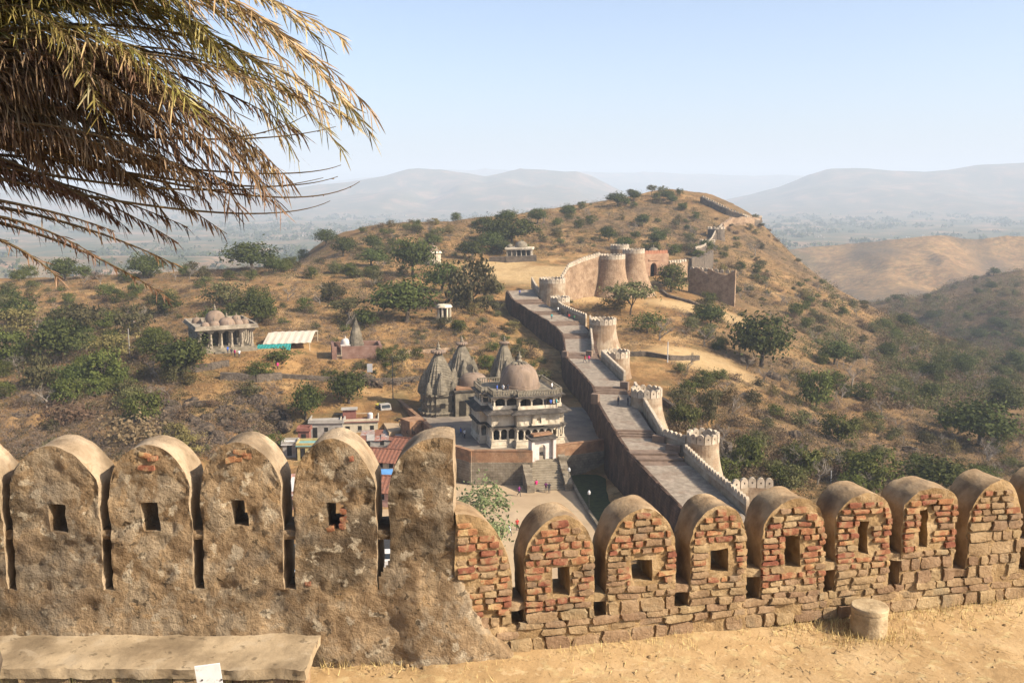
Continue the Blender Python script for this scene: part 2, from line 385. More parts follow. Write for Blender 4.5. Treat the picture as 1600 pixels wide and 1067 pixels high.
M_brick = mat('old_red_brick', [(.3, (.16, .064, .034)), (.5, (.255, .108, .055)), (.7, (.315, .17, .092))], 9, bump=1, bscale=50, bdist=.015, rnd=.2, mix=[((.30, .20, .10), 9, .48, .60, .85)])
M_stone = mat('tan_rubble_stone', [(.3, (.165, .105, .055)), (.5, (.255, .168, .09)), (.7, (.335, .232, .132))], 5, bump=1, bscale=24, bdist=.025, rnd=.16, mix=[((.18, .15, .10), 3, .55, .7, .5)])
M_dust = mat('terrace_dust', [(.3, (.24, .15, .066)), (.5, (.315, .205, .095)), (.7, (.385, .265, .135))], 1.3, bump=.55, bscale=10, bdist=.03, dist=.2,
             mix=[((.40, .31, .15), 5, .55, .66, .6), ((.25, .155, .07), 2.2, .58, .7, .45), ((.16, .10, .045), 26, .60, .66, .6), ((.42, .31, .17), 9, .6, .64, .5)])
M_straw = mat('dry_straw', [(.3, (.38, .27, .10)), (.7, (.55, .42, .19))], 12)
M_tgrass = mat('terrace_weeds', [(.3, (.07, .075, .02)), (.7, (.24, .2, .07))], 6)
M_white = mat('white_enamel', [(.3, (.50, .50, .48)), (.7, (.62, .62, .60))], 9, rough=.5, mix=[((.3, .25, .18), 14, .58, .68, .6)])
M_ptop = mat('pale_sunlit_top_plaster', [(.3, (.18, .125, .072)), (.5, (.285, .21, .13)), (.7, (.39, .30, .195))], 3, bump=.8, bscale=16, bdist=.03, mix=[((.10, .07, .042), 1.6, .52, .64, .7), ((.20, .12, .06), 6, .58, .66, .5)])  # newer, paler plaster; the sunlit brightness of the tops is also painted in
M_iron = mat('dark_iron', [(.3, (.02, .02, .02)), (.7, (.05, .045, .04))], 20, rough=.6)

def weld(me, ang=48, dist=1e-4):
    bm = bmesh.new(); bm.from_mesh(me); bmesh.ops.remove_doubles(bm, verts=bm.verts, dist=dist)
    bmesh.ops.recalc_face_normals(bm, faces=bm.faces)
    for f in bm.faces: f.smooth = True
    for e in bm.edges:
        if len(e.link_faces) == 2 and e.calc_face_angle(0) > R(ang): e.smooth = False
    bm.to_mesh(me); bm.free(); me.update(); return me
def roughen(V, amp, sd, fine=1.0):
    x, y, z = V[:, 0].copy(), V[:, 1].copy(), V[:, 2].copy()
    V[:, 1] += amp*2.2*(fbm(x*3.1+sd, z*3.1, 5, sd)-.5)+amp*.9*fine*(fbm(x*15, z*15+sd, 3, sd+3)-.5)
    if fine > .5:
        sp_l = fbm(x*1.7+sd, z*1.7+4, 4, sd+11); pit = fbm(x*9+3, z*9+sd, 2, sd+13)
        V[:, 1] += np.where(y < .1, .017*sstep(.53, .545, sp_l)+.02*sstep(.66, .72, pit), 0)
    V[:, 0] += amp*1.4*(fbm(z*4+sd, y*4, 4, sd+5)-.5)
    V[:, 2] += amp*1.4*(fbm(x*4-sd, y*4, 4, sd+7)-.5)
    return V
def merlon_mesh(name, x0, x1, z0, spring, top, hole, thick, mats, res=.035, amp=.02, sd=1, s0=-1.0, s1=1.0, p=(2.0, .62), flare=0.0):
    """arched slab: front at y=0, back at y=thick, optional loophole; mats[0] faces, mats[1] top of the arch"""
    def topf(x):
        s = s0+(s1-s0)*(x-x0)/(x1-x0); return spring+(top-spring)*max(0.0, 1-abs(s)**p[0])**p[1]
    def lin(a, b): return list(np.linspace(a, b, max(2, int(round((b-a)/res))+1)))
    def cosl(a, b):
        n = max(3, int(round((b-a)/res))+1); t = np.linspace(0, 1, n); return list(a+(b-a)*t)
    if hole:
        hx0, hx1, h0, h1 = hole; spring = max(spring, h1+.03)
        xs = cosl(x0, hx0)+lin(hx0, hx1)[1:]+cosl(hx1, x1)[1:]
    else: xs = cosl(x0, x1); h0 = h1 = None
    # denser columns near the springing so the arch stays round
    d = (x1-x0); extra = [x0+d*q for q in (.006, .02, .045)]+[x1-d*q for q in (.006, .02, .045)]
    xs = sorted(set([round(v, 5) for v in xs+[e for e in extra if not hole or e < hx0 or e > hx1]]))
    def rows(x):
        if hole: return lin(z0, h0)+lin(h0, h1)[1:]+[h1+(topf(x)-h1)*t for t in np.linspace(0, 1, max(3, int((top-h1)/res)))[1:]]
        m = spring if spring > z0+res else z0
        lower = lin(z0, m) if m > z0+1e-6 else [z0]
        return lower+[m+(topf(x)-m)*t for t in np.linspace(0, 1, max(3, int((top-m)/res)))[1:]]
    g = [rows(x) for x in xs]; nr = len(g[0]); nc = len(xs)
    V = []; Fc = []; MI = []
    dep = np.linspace(0, thick, max(2, int(thick/res/1.3)))
    def idx(i, j, k): return (k*nc+i)*nr+j
    for yv in dep:
        for i, x in enumerate(xs):
            for z in g[i]: V.append((x, yv, z))
    K = len(dep)-1
    def inhole(i, j):
        if not hole: return False
        cx = .5*(xs[i]+xs[i+1]); cz = .5*(g[i][j]+g[i][j+1]); return hx0 < cx < hx1 and h0 < cz < h1
    for i in range(nc-1):
        for j in range(nr-1):
            if inhole(i, j): continue
            Fc.append((idx(i, j, 0), idx(i+1, j, 0), idx(i+1, j+1, 0), idx(i, j+1, 0))); MI.append(0)
            Fc.append((idx(i, j, K), idx(i, j+1, K), idx(i+1, j+1, K), idx(i+1, j, K))); MI.append(0)
            if hole:
                for (di, dj, a, b) in ((-1, 0, (i, j), (i, j+1)), (1, 0, (i+1, j), (i+1, j+1)), (0, -1, (i, j), (i+1, j)), (0, 1, (i, j+1), (i+1, j+1))):
                    ii, jj = i+di, j+dj
                    if 0 <= ii < nc-1 and 0 <= jj < nr-1 and inhole(ii, jj):
                        for k in range(K): Fc.append((idx(*a, k), idx(*b, k), idx(*b, k+1), idx(*a, k+1))); MI.append(0)
    for k in range(K):
        for j in range(nr-1):
            for i in (0, nc-1): Fc.append((idx(i, j, k), idx(i, j+1, k), idx(i, j+1, k+1), idx(i, j, k+1))); MI.append(1)
        for i in range(nc-1):
            Fc.append((idx(i, nr-1, k), idx(i+1, nr-1, k), idx(i+1, nr-1, k+1), idx(i, nr-1, k+1))); MI.append(1)
            Fc.append((idx(i, 0, k), idx(i+1, 0, k), idx(i+1, 0, k+1), idx(i, 0, k+1))); MI.append(0)
    V = np.array(V, float)
    if flare: V[:, 1] -= flare*np.clip(1-(V[:, 2]-z0)/1.2, 0, 1)
    roughen(V, amp, sd)
    me = np_mesh(name, V, Fc, mats, MI)
    return weld(me, 50), topf
def wallgrid(name, x0, x1, y0, y1, z0, z1, m, res=.05, amp=.02, sd=1, ang=48):
    """subdivided box with rough faces"""
    def ax(a, b): return np.linspace(a, b, max(2, int((b-a)/res)+1))
    X, Yv, Z = ax(x0, x1), ax(y0, y1), ax(z0, z1); V = []; Fc = []
    def sheet(A, B, fn):
        b = len(V); na, nb = len(A), len(B)
        for a in A:
            for c in B: V.append(fn(a, c))
        for i in range(na-1):
            for j in range(nb-1): Fc.append((b+i*nb+j, b+(i+1)*nb+j, b+(i+1)*nb+j+1, b+i*nb+j+1))
    for yy in (y0, y1): sheet(X, Z, lambda a, c: (a, yy, c))
    for xx in (x0, x1): sheet(Yv, Z, lambda a, c: (xx, a, c))
    for zz in (z0, z1): sheet(X, Yv, lambda a, c: (a, c, zz))
    V = roughen(np.array(V, float), amp, sd); return weld(np_mesh(name, V, Fc, m), ang)

# --- left, plastered parapet: a plane facing the camera
YL = PZ(600, 1036, GZ).y
OL = Vector((PY(710, 900, YL).x, YL, GZ))
left = empty('plastered_parapet', OL, 0, 'tall plastered parapet with rounded merlons behind the stone ledge, left half of the foreground', 'parapet')
def UL(px, py):
    p = PY(px, py, YL); return p.x-OL.x, p.z-GZ
TL = .5
zslit = UL(400, 921)[1]; zbar0 = UL(400, 845)[1]; zbar1 = UL(400, 831)[1]
xl0 = UL(-420, 900)[0]
me = wallgrid('base_wall', xl0, 0.0, 0.0, TL, -.1, zslit, M_plaster, .05, .036, 11); 
V = np.zeros(len(me.vertices)*3); me.vertices.foreach_get('co', V); V = V.reshape(-1, 3); V[:, 1] -= np.where(V[:, 1] < .2, .05*np.clip(1-V[:, 2]/.5, 0, 1), 0); me.vertices.foreach_set('co', V.ravel()); me.update()
link('base_wall', me, left)
LM = [(-432,-304,700,None),(-280,-152,700,(-225,-198,788,831)),(-128,5,700,(-73,-46,788,831)),(20,157,698,(76,103,789,832)),(173,299,697,(222,249,786,831)),(316,441,692,(362,387,783,824)),(460,588,686,(511,538,787,827)),(608,710,684,None)]
lslots = []
for i, (a, b, tp, h) in enumerate(LM):
    xa = UL(a, 840)[0]; xb = UL(b, 840)[0]; zt = UL(500, tp)[1]; sp = UL(500, 762)[1]
    hole = None
    if h: hole = (UL(h[0], 810)[0], UL(h[1], 810)[0], UL(500, h[3])[1], UL(500, h[2])[1])
    s1 = 1.0
    if i == len(LM)-1: s1 = .28; xb = 0.0
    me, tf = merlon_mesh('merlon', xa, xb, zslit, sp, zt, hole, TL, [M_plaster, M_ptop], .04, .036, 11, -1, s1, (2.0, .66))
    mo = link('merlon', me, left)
    if i: lslots.append((prev, xa))
    prev = xb
bx = wallgrid('b', -.5, .5, -.5, .5, -.5, .5, M_plaster, .25, .06, 3)
for (a, b) in lslots:
    link('crossbar', bx, left, ((a+b)/2, TL*.5+.015, (zbar0+zbar1)/2), (0, 0, 0), ((b-a)+.06, TL*.9, zbar1-zbar0))
# --- right, brick parapet: recedes to the right
B0 = PZ(718, 1037, GZ); B1 = PZ(1600, 940, GZ)
ud = (B1-B0); ud.z = 0; ud.normalize(); nd = Vector((-ud.y, ud.x, 0)); ANGR = math.atan2(ud.y, ud.x)
OR = Vector((OL.x, 0, GZ)); OR.y = B0.y+(OL.x-B0.x)*ud.y/ud.x
right = empty('brick_parapet', OR, ANGR, 'lower crumbling brick and rubble parapet with rounded merlons, running right to the frame edge', 'parapet')
def UR(px, py):
    d = ray(px, py); t = (OR.dot(nd)-GZ*0)/d.dot(nd) if abs(d.dot(nd)) > 1e-6 else 0
    p = d*(Vector((OR.x, OR.y, 0)).dot(nd)/d.dot(nd)); return (p-OR).dot(ud), p.z-GZ
TR = .48
RMX = [(715,800,800,None),(820,929,806,(863,890,886,932)),(948,1056,795,(988,1019,874,908)),(1078,1167,790,(1110,1138,857,894)),(1189,1288,780,(1228,1250,838,887)),
       (1305,1389,770,(1343,1358,814,865)),(1407,1491,761,(1437,1452,797,856)),(1510,1591,752,None),(1609,1686,744,(1640,1656,780,835)),(1702,1778,737,(1732,1746,770,826))]
SLB = [(807,990,955),(940,976,941),(1067,956,925),(1178,945,902),(1290,938,891),(1398,924,877),(1500,915,900),(1600,892,855),(1694,880,845)]  # px, slit bottom, slit top
bricks = []; rm = []
prevx = None; zbase = .36
xr1 = UR(1778, 860)[0]
link('base_wall', wallgrid('base_wall', 0.01, xr1+.3, 0, TR, -.12, zbase, M_mortar, .05, .034, 31), right)
for i, (a, b, tp, h) in enumerate(RMX):
    my = 880
    xa = UR(a, my)[0]; xb = UR(b, my)[0]; zt = UR((a+b)/2, tp)[1]
    if i == 0: xa = 0.012
    hole = None
    if h:
        hcx = (h[0]+h[1])/2; hole = (UR(h[0], (h[2]+h[3])/2)[0], UR(h[1], (h[2]+h[3])/2)[0], UR(hcx, h[3])[1], UR(hcx, h[2])[1])
    zt = min(max(zt, 1.35), 1.62); sp = zt-.46
    if i == 0: sp = .95; zt = UR(715, 803)[1]
    me, tf = merlon_mesh('merlon', xa, xb, zbase, sp, zt, hole, TR, [M_mortar, M_cap], .042, .034, 31, -1 if i else 0, 1, (2.1, .6))
    mo = link('merlon', me, right); rm.append((mo, xa, xb, tf, hole, zt))
    if i:
        # fill under the slit and the lintel stone above it
        slx, sb, st = SLB[i-1]; zb = UR(slx, sb)[1]; zt2 = UR(slx, st)[1]
        g = (prevx, xa)
        if zb > zbase+.03: link('sill_block', wallgrid('s', g[0]-.02, g[1]+.02, .03, TR-.03, zbase-.02, zb, M_mortar, .05, .03, 90+i), right)
        link('lintel_stone', wallgrid('l', g[0]-.05, g[1]+.05, .01, TR-.03, zt2, zt2+.085, M_stone, .05, .03, 120+i), right)
    prevx = xb
# bricks and stones of the facing
def brick_proto(name, m, sd):
    bm = bmesh.new(); bmesh.ops.create_cube(bm, size=1.0)
    bmesh.ops.subdivide_edges(bm, edges=bm.edges, cuts=1, use_grid_fill=True); rr = random.Random(sd)
    for v in bm.verts:
        l = sum(1 for c in v.co if abs(c) > .4)
        k = 1-.07*(l-1) if l > 1 else 1.02
        v.co = Vector((v.co.x*(1-(1-k)*.5)+rr.uniform(-.07, .07), v.co.y*k+rr.uniform(-.1, .1), v.co.z*k+rr.uniform(-.1, .1)))
    me = bpy.data.meshes.new(name); bm.to_mesh(me); bm.free(); me.materials.append(m)
    me.polygons.foreach_set('use_smooth', [True]*len(me.polygons)); return weld(me, 38)
BP = [brick_proto('brick', M_brick, s) for s in range(7)]; SPm = [brick_proto('facing_stone', M_stone, 50+s) for s in range(6)]
rb = random.Random(5); pieces = []
def facing(x0, x1, zlo, topf, hole, owner, stonez, dense=1.0, brickshare=.8):
    z = zlo
    while z < 1.7:
        st = z < stonez+rb.uniform(-.1, .1)
        rh = rb.choice([.07, .09, .12, .16]) if st else rb.uniform(.06, .082)
        okx = [q for q in np.linspace(x0+.002, x1-.002, 60) if topf(q)-.03 > z+rh]
        if len(okx) < 3: z += rh; continue
        xa_, xb_ = okx[0], okx[-1]; x = xa_+rb.uniform(0, .015)
        while x < xb_-.04:
            wd = rb.uniform(.1, .36) if st else rb.choice([.1, .13, .17, .2, .22])*rb.uniform(.85, 1.15)
            wd = min(wd, xb_-x+.005) if xb_-x-wd > .06 or xb_-x < .24 else (xb_-x)*.5
            cx = x+wd/2; ok = wd > .06
            zt = z+rh
            for q in (x+.01, x+wd-.01):
                if zt > topf(min(max(q, x0+.001), x1-.001))-.012: ok = False
            if hole and x+wd > hole[0]-.015 and x < hole[1]+.015 and zt > hole[2]-.01 and z < hole[3]+.01:
                if x < hole[0]-.06: wd = hole[0]-.012-x; cx = x+wd/2; ok = ok and wd > .05
                else: ok = False
            if ok and rb.random() < dense:
                red = (not st) and rb.random() < brickshare
                pieces.append((wd*1500/(OR.y+cx*.23)*rh, owner, cx, z+rh/2, wd-.018, rh-.014, red, st))
            x += wd+rb.uniform(.004, .016)
        z += rh+rb.uniform(.002, .01)
for i, (mo, xa, xb, tf, hole, zt) in enumerate(rm):
    facing(xa, xb, zbase+.02, tf, hole, mo, [.5, .42, .62, .5, .52, .62, .72, 1.0, .6, .6][i], [.96, .98, .98, .95, .98, .98, .98, .93, .95, .95][i], [.7, .68, .52, .58, .7, .74, .8, .3, .7, .7][i])
bwall = [c for c in right.children if c.name.startswith('base_wall')][0]
facing(.05, xr1, .05, lambda x: .44, None, bwall, 2.0, .9)
# a few bricks laid bare in the plastered wall
lm_objs = [c for c in left.children if c.name.startswith('merlon')]
pieces.sort(key=lambda p: -p[0])
nb = 0; restV = []; rest = [[], []]
def surf_y(x, z, amp, sd):
    return float(amp*2.2*(fbm(x*3.1+sd, z*3.1, 5, sd)-.5)+amp*.9*(fbm(x*15, z*15+sd, 3, sd+3)-.5))
SDM = {}
for i_, q_ in enumerate(rm): SDM[q_[0].name] = (.034, 31)
SDM[bwall.name] = (.034, 31)
def piece_xf(p):
    am, sd_ = SDM[p[1].name]; yo = surf_y(p[2], p[3], am, sd_)
    return (rb.choice(BP) if p[6] else rb.choice(SPm)), (p[2], yo+(rb.uniform(.0, .016) if not p[7] else rb.uniform(.0, .02)), p[3]), (rb.uniform(-.05, .05), rb.uniform(-.06, .06), rb.uniform(-.05, .05)), (p[4], rb.uniform(.05, .072), p[5])
extra = MB(); nB = nS = 0
for p in pieces:
    if p[2] > UR(1640, 850)[0]: lim = True
    else: lim = False
    red = p[6]; cnt = nB if red else nS
    me, lc, rt, sc = piece_xf(p)
    if cnt < 298 and not lim:
        link('brick' if red else 'facing_stone', me, p[1], lc, rt, sc)
        if red: nB += 1
        else: nS += 1
    else:
        Mx = Matrix.LocRotScale(Vector(lc), Matrix.Rotation(rt[1], 3, 'Y'), Vector(sc))
        b = len(extra.v); extra.v += [tuple(Mx @ v.co) for v in me.vertices]
        for f in me.polygons: extra.f.append([b+q for q in f.vertices]); extra.m.append(0 if red else 1)
if extra.v:
    eo = extra.build('brick_facing', [M_brick, M_stone], right, smooth=True); tag(eo, kind='stuff')
for (px, py, wd, k) in ((375,706,.13,5),(361,718,.12,5),(371,718,.1,5),(385,712,.1,5),(228,731,.17,4),(226,712,.12,4),(238,716,.1,4),(536,800,.07,6),(537,812,.08,6),(516,828,.09,6),(549,716,.05,6),(481,912,.07,6),(535,822,.07,6)):
    x, z = UL(px, py); link('brick', rb.choice(BP), lm_objs[k], (x, surf_y(x, z, .036, 11)+.034, z), (0, rb.uniform(-.3, .3), 0), (wd, .1, rb.uniform(.05, .07)))
# --- plaster of the tall wall spilling over the first bricks
def apron():
    xs = np.arange(-.9, .95, .025); zs = np.arange(-.1, 1.25, .025); X, Z = np.meshgrid(xs, zs, indexing='ij'); x, z = X.ravel(), Z.ravel()
    edge = .10+.62*np.clip(1-z/.75, 0, 1)**1.3+.22*(fbm(z*3, z*0+2, 3, 5)-.5)+.10*(fbm(x*9, z*9, 3, 8)-.5)
    m = (1-sstep(-.05, .05, x-edge))*sstep(-.85, -.25, x+.2*(fbm(z*4, x*2, 3, 9)-.5))*(1-sstep(.75, 1.2, z+.3*(fbm(x*5, z*3, 3, 6)-.5))); y = .21*np.clip(-x, 0, 9)+ .07-.135*m-.05*np.clip(1-z/.6, 0, 1)*m+.03*(fbm(x*8, z*8, 3, 4)-.5)
    n0, n1 = X.shape; i = (np.arange(n0-1)[:, None]*n1+np.arange(n1-1)[None, :]).ravel(); i = i[(m[i] > .04) | (m[i+1] > .04) | (m[i+n1] > .04)]
    link('plaster_apron', np_mesh('plaster_apron', np.c_[x, y, z], np.c_[i, i+n1, i+n1+1, i+1], M_plaster, smooth=True), right)
apron()
# --- terrace ground
def terrace():
    xs = np.arange(-14, 16.01, .09); ys = np.arange(-4, 15.5, .09)
    Yg, Xg = np.meshgrid(ys, xs, indexing='ij'); nr, nc = Yg.shape; x = Xg.ravel(); y = Yg.ravel()
    wl = np.where(x < OL.x, YL+.2, OR.y+(x-OR.x)*ud.y/ud.x+.2)
    z = GZ+.10*(fbm(x/2.5, y/2.5, 3, 2)-.5)+.05*(fbm(x*2.2, y*2.2, 3, 8)-.5)
    z += .05*np.clip(1-(wl-.2-y)/.5, 0, 1)*(x > OL.x-.3)
    i = (np.arange(nr-1)[:, None]*nc+np.arange(nc-1)[None, :]).ravel()
    keep = (y[i] < wl[i]); i = i[keep]
    o = link('terrace_ground', np_mesh('terrace_ground', np.c_[x, y, z], np.c_[i, i+1, i+nc+1, i+nc], M_dust, smooth=True)); tag(o, kind='structure')
    pr = [(-14, -4), (16, -4), (16, OR.y+(16-OR.x)*ud.y/ud.x+.42), (OL.x, OR.y+.42), (-14, YL+.42)]
    tag(MB().prism(pr, -24, GZ-.14).build('terrace_bastion', M_stone), kind='structure')
terrace()
# --- ledge before the plastered wall
lx1 = PZ(497, 1000, -4.67).x; yl0 = PZ(250, 1046, -4.67).y
ledge = empty('stone_ledge', (lx1, yl0, GZ), 0, 'low plastered stone ledge along the foot of the tall parapet, bottom left', 'ledge')
link('slab', wallgrid('slab', -6.5, 0, 0, YL-yl0-.01, .23, .335, mat('ledge_plaster', [(.3, (.20, .145, .085)), (.5, (.30, .225, .135)), (.7, (.38, .29, .18))], 2, bump=.6, bscale=14, bdist=.02, mix=[((.12, .085, .05), 1.3, .48, .62, .7), ((.33, .26, .17), 4, .56, .62, .5), ((.07, .05, .03), 9, .6, .66, .6)]), .05, .03, 5), ledge)
x = -6.5; k = 0
while x < -.05:
    wdt = min(rb.uniform(.35, .7), -x); link('stone_block', wallgrid('blk', x+.01, x+wdt-.01, .03+rb.uniform(0, .03), .3, -.1, .23, M_stone, .07, .03, 200+k), ledge); x += wdt; k += 1
# --- white metal plate on a stake
pp = PY(331, 1033, 8.72)
sg = empty('small_sign_plate', (pp.x, 8.72, GZ), R(8), 'small white metal plate on a stake in front of the stone ledge', 'sign')
ht = pp.z-GZ
link('plate', weld(MB().box(-.118, .118, -.008, .008, ht-.31, ht).mesh('plate', M_white)), sg, rot=(R(6), R(-4), 0))
MB().box(-.02, .02, .03, .06, -.1, ht-.12).build('stake', M_iron, sg)
for (sx, sz) in ((-.09, -.16), (0.02, -.03), (.09, -.17), (.01, -.285)):
    s_ = MB().lathe([(.009, 0), (.009, .006)], 8).mesh('screw', M_iron); link('screw', s_, sg, (sx, -.052+.1*(-sz)*.35, ht+sz), (R(90), 0, 0))
# --- stump of a stone column
sp_ = PZ(1367, 1001, GZ); sp_.z = GZ
st = empty('column_stump', (sp_.x, sp_.y+.2, GZ), 0, 'short round stone stump standing on the dusty terrace near the brick parapet', 'stump')
def stump():
    n = 40; prof = [(.232, -.08), (.232, .1), (.228, .2), (.232, .285), (.225, .292), (.236, .30), (.24, .345), (.228, .362), (.2, .368), (.12, .366), (.04, .369)]
    mb = MB().lathe(prof, n); V = np.array(mb.v); a = np.arctan2(V[:, 1], V[:, 0]); r = np.hypot(V[:, 0], V[:, 1])
    k = 1+.07*(fbm(a*1.6+9, V[:, 2]*5, 3, 3)-.5)+.02*np.cos(a*9)*(V[:, 2] < .28)*(V[:, 2] > .0); V[:, 0] *= k; V[:, 1] *= k; V[:, 2] += .02*(fbm(V[:, 0]*6, V[:, 1]*6, 3, 4)-.5)
    mb.v = [tuple(v) for v in V]; return weld(mb.mesh('shaft', mat('stump_stone', [(.3, (.22, .155, .085)), (.5, (.33, .245, .14)), (.7, (.43, .33, .2))], 7, bump=.9, bscale=30, bdist=.015, mix=[((.13, .09, .05), 4, .55, .68, .6)])), 40)
link('shaft', stump(), st); st.scale = (.88, .88, .93)
# --- straw and weeds on the terrace (nobody could count it)
def blades(name, spots, m, hmin, hmax, lean=.6, wd=.006, sd=1, kindlabel=None):
    r = np.random.RandomState(sd); n = len(spots); P = np.array(spots, float); ang = r.rand(n)*6.283; h = hmin+(hmax-hmin)*r.rand(n)
    ln = lean*r.rand(n)*h; bx_, by_ = np.cos(ang)*wd, np.sin(ang)*wd; dx, dy = np.cos(ang*7.3), np.sin(ang*7.3)
    V = np.empty((n, 3, 3)); V[:, 0] = P+np.c_[bx_, by_, np.zeros(n)]; V[:, 1] = P-np.c_[bx_, by_, np.zeros(n)]; V[:, 2] = P+np.c_[dx*ln, dy*ln, np.sqrt(np.maximum(h*h-ln*ln, .0001))]
    o = link(name, np_mesh(name, V.reshape(-1, 3), np.arange(n*3).reshape(-1, 3), m)); return o
r = np.random.RandomState(3); sps = []
for _ in range(2600):
    t = r.rand()**1.0*(xr1+.4)-.1; dd = r.exponential(.12); p = OR+ud*t-nd*(dd+.02)
    if fbm(t*1.3, 0, 3, 9) > .43 or r.rand() < .12: sps.append((p.x, p.y, GZ+.03))
for _ in range(900):
    p = (sp_.x+r.normal()*.3, sp_.y+.1+r.normal()*.14, GZ-.01); sps.append(p)
for _ in range(160): sps.append((lx1+.02+r.rand()*1.2, YL-.03-r.exponential(.07), GZ))
o = blades('dry_grass', sps, M_straw, .03, .13, .85, .004, 4); tag(o, 'dry straw-yellow grass along the foot of the brick parapet', 'grass', kind='stuff')
sps = []
for _ in range(5200):
    X = lx1-6+r.rand()*5.9; sps.append((X, yl0-.02-abs(r.normal())*.16, GZ-.01))
o = blades('ledge_weeds', sps, M_tgrass, .08, .30, .8, .005, 6); tag(o, 'tangled weeds growing in front of the stone ledge', 'weeds', kind='stuff')
sps = [(r.rand()*9-1.2, 7.4+r.rand()*4.2, GZ+.012) for _ in range(1500)]
sps = [s for s in sps if s[1] < (YL if s[0] < OL.x else OR.y+(s[0]-OR.x)*ud.y/ud.x)-.05]
V3 = []
for s in sps:
    a = r.rand()*3.14; l = .03+.05*r.rand(); V3 += [(s[0]-math.cos(a)*l, s[1]-math.sin(a)*l, s[2]+.012), (s[0]+math.cos(a)*l, s[1]+math.sin(a)*l, s[2]+.02), (s[0]+math.cos(a)*l+.005, s[1]+math.sin(a)*l+.006, s[2]+.012)]
pv_ = []; pf_ = []; cube = [(-1, -1, -1), (1, -1, -1), (1, 1, -1), (-1, 1, -1), (-.6, -.7, 1), (.7, -.6, 1), (.6, .7, 1), (-.7, .6, 1)]
for _ in range(420):
    X_ = -1.6+r.rand()*10; w_l = (YL if X_ < OL.x else OR.y+(X_-OR.x)*ud.y/ud.x); Y_ = w_l-.04-(r.exponential(.35) if r.rand() < .6 else r.rand()*3.5); s_ = .005+.016*r.rand()**4; a_ = r.rand()*6.28; b_ = len(pv_)
    for c in cube: pv_.append((X_+(c[0]*math.cos(a_)-c[1]*math.sin(a_))*s_*1.3, Y_+(c[0]*math.sin(a_)+c[1]*math.cos(a_))*s_, GZ+.004+.03*(w_l-Y_ < .4)+c[2]*s_*.6))
    pf_ += [(b_, b_+1, b_+5, b_+4), (b_+1, b_+2, b_+6, b_+5), (b_+2, b_+3, b_+7, b_+6), (b_+3, b_, b_+4, b_+7), (b_+4, b_+5, b_+6, b_+7)]
po_ = link('pebbles', np_mesh('pebbles', pv_, pf_, M_mortar)); tag(po_, 'loose pebbles scattered over the dusty terrace', 'pebbles', kind='stuff')
o = link('loose_straw', np_mesh('loose_straw', V3, np.arange(len(V3)).reshape(-1, 3), M_straw)); tag(o, 'loose bits of straw scattered over the dusty terrace', 'straw', kind='stuff')
# ================================================================ RAMPART WITH STEPPED WALKWAY AND BASTIONS
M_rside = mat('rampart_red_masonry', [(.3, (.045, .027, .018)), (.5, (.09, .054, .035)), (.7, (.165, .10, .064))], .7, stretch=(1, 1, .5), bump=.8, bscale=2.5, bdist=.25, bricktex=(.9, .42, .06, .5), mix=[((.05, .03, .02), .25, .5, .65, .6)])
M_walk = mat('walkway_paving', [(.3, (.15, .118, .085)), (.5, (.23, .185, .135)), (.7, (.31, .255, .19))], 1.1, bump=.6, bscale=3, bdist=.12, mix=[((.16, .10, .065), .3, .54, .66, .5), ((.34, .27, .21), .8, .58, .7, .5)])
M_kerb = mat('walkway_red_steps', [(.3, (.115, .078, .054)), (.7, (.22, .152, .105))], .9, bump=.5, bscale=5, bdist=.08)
M_lime = mat('bastion_lime_stone', [(.3, (.22, .165, .105)), (.5, (.33, .255, .17)), (.7, (.41, .33, .235))], .5, bump=.7, bscale=3.5, bdist=.12, bricktex=(.7, .35, .035, .22), mix=[((.19, .115, .062), .3, .46, .6, .7)])
M_merl = mat('merlon_lime', [(.3, (.27, .215, .15)), (.5, (.38, .31, .225)), (.7, (.46, .385, .29))], .9, bump=.4, bscale=5, bdist=.08, mix=[((.23, .16, .10), .5, .54, .68, .5)])
M_bast = mat('bastion_rubble', [(.3, (.19, .12, .07)), (.5, (.285, .19, .115)), (.7, (.36, .26, .165))], .8, bump=.9, bscale=3, bdist=.25, bricktex=(.8, .4, .05, .3), mix=[((.14, .085, .05), .3, .52, .68, .6)])
M_dstone = mat('dark_ruin_masonry', [(.3, (.07, .055, .042)), (.5, (.125, .098, .072)), (.7, (.19, .15, .11))], .7, bump=1, bscale=2.5, bdist=.3, bricktex=(.7, .35, .05, .45))

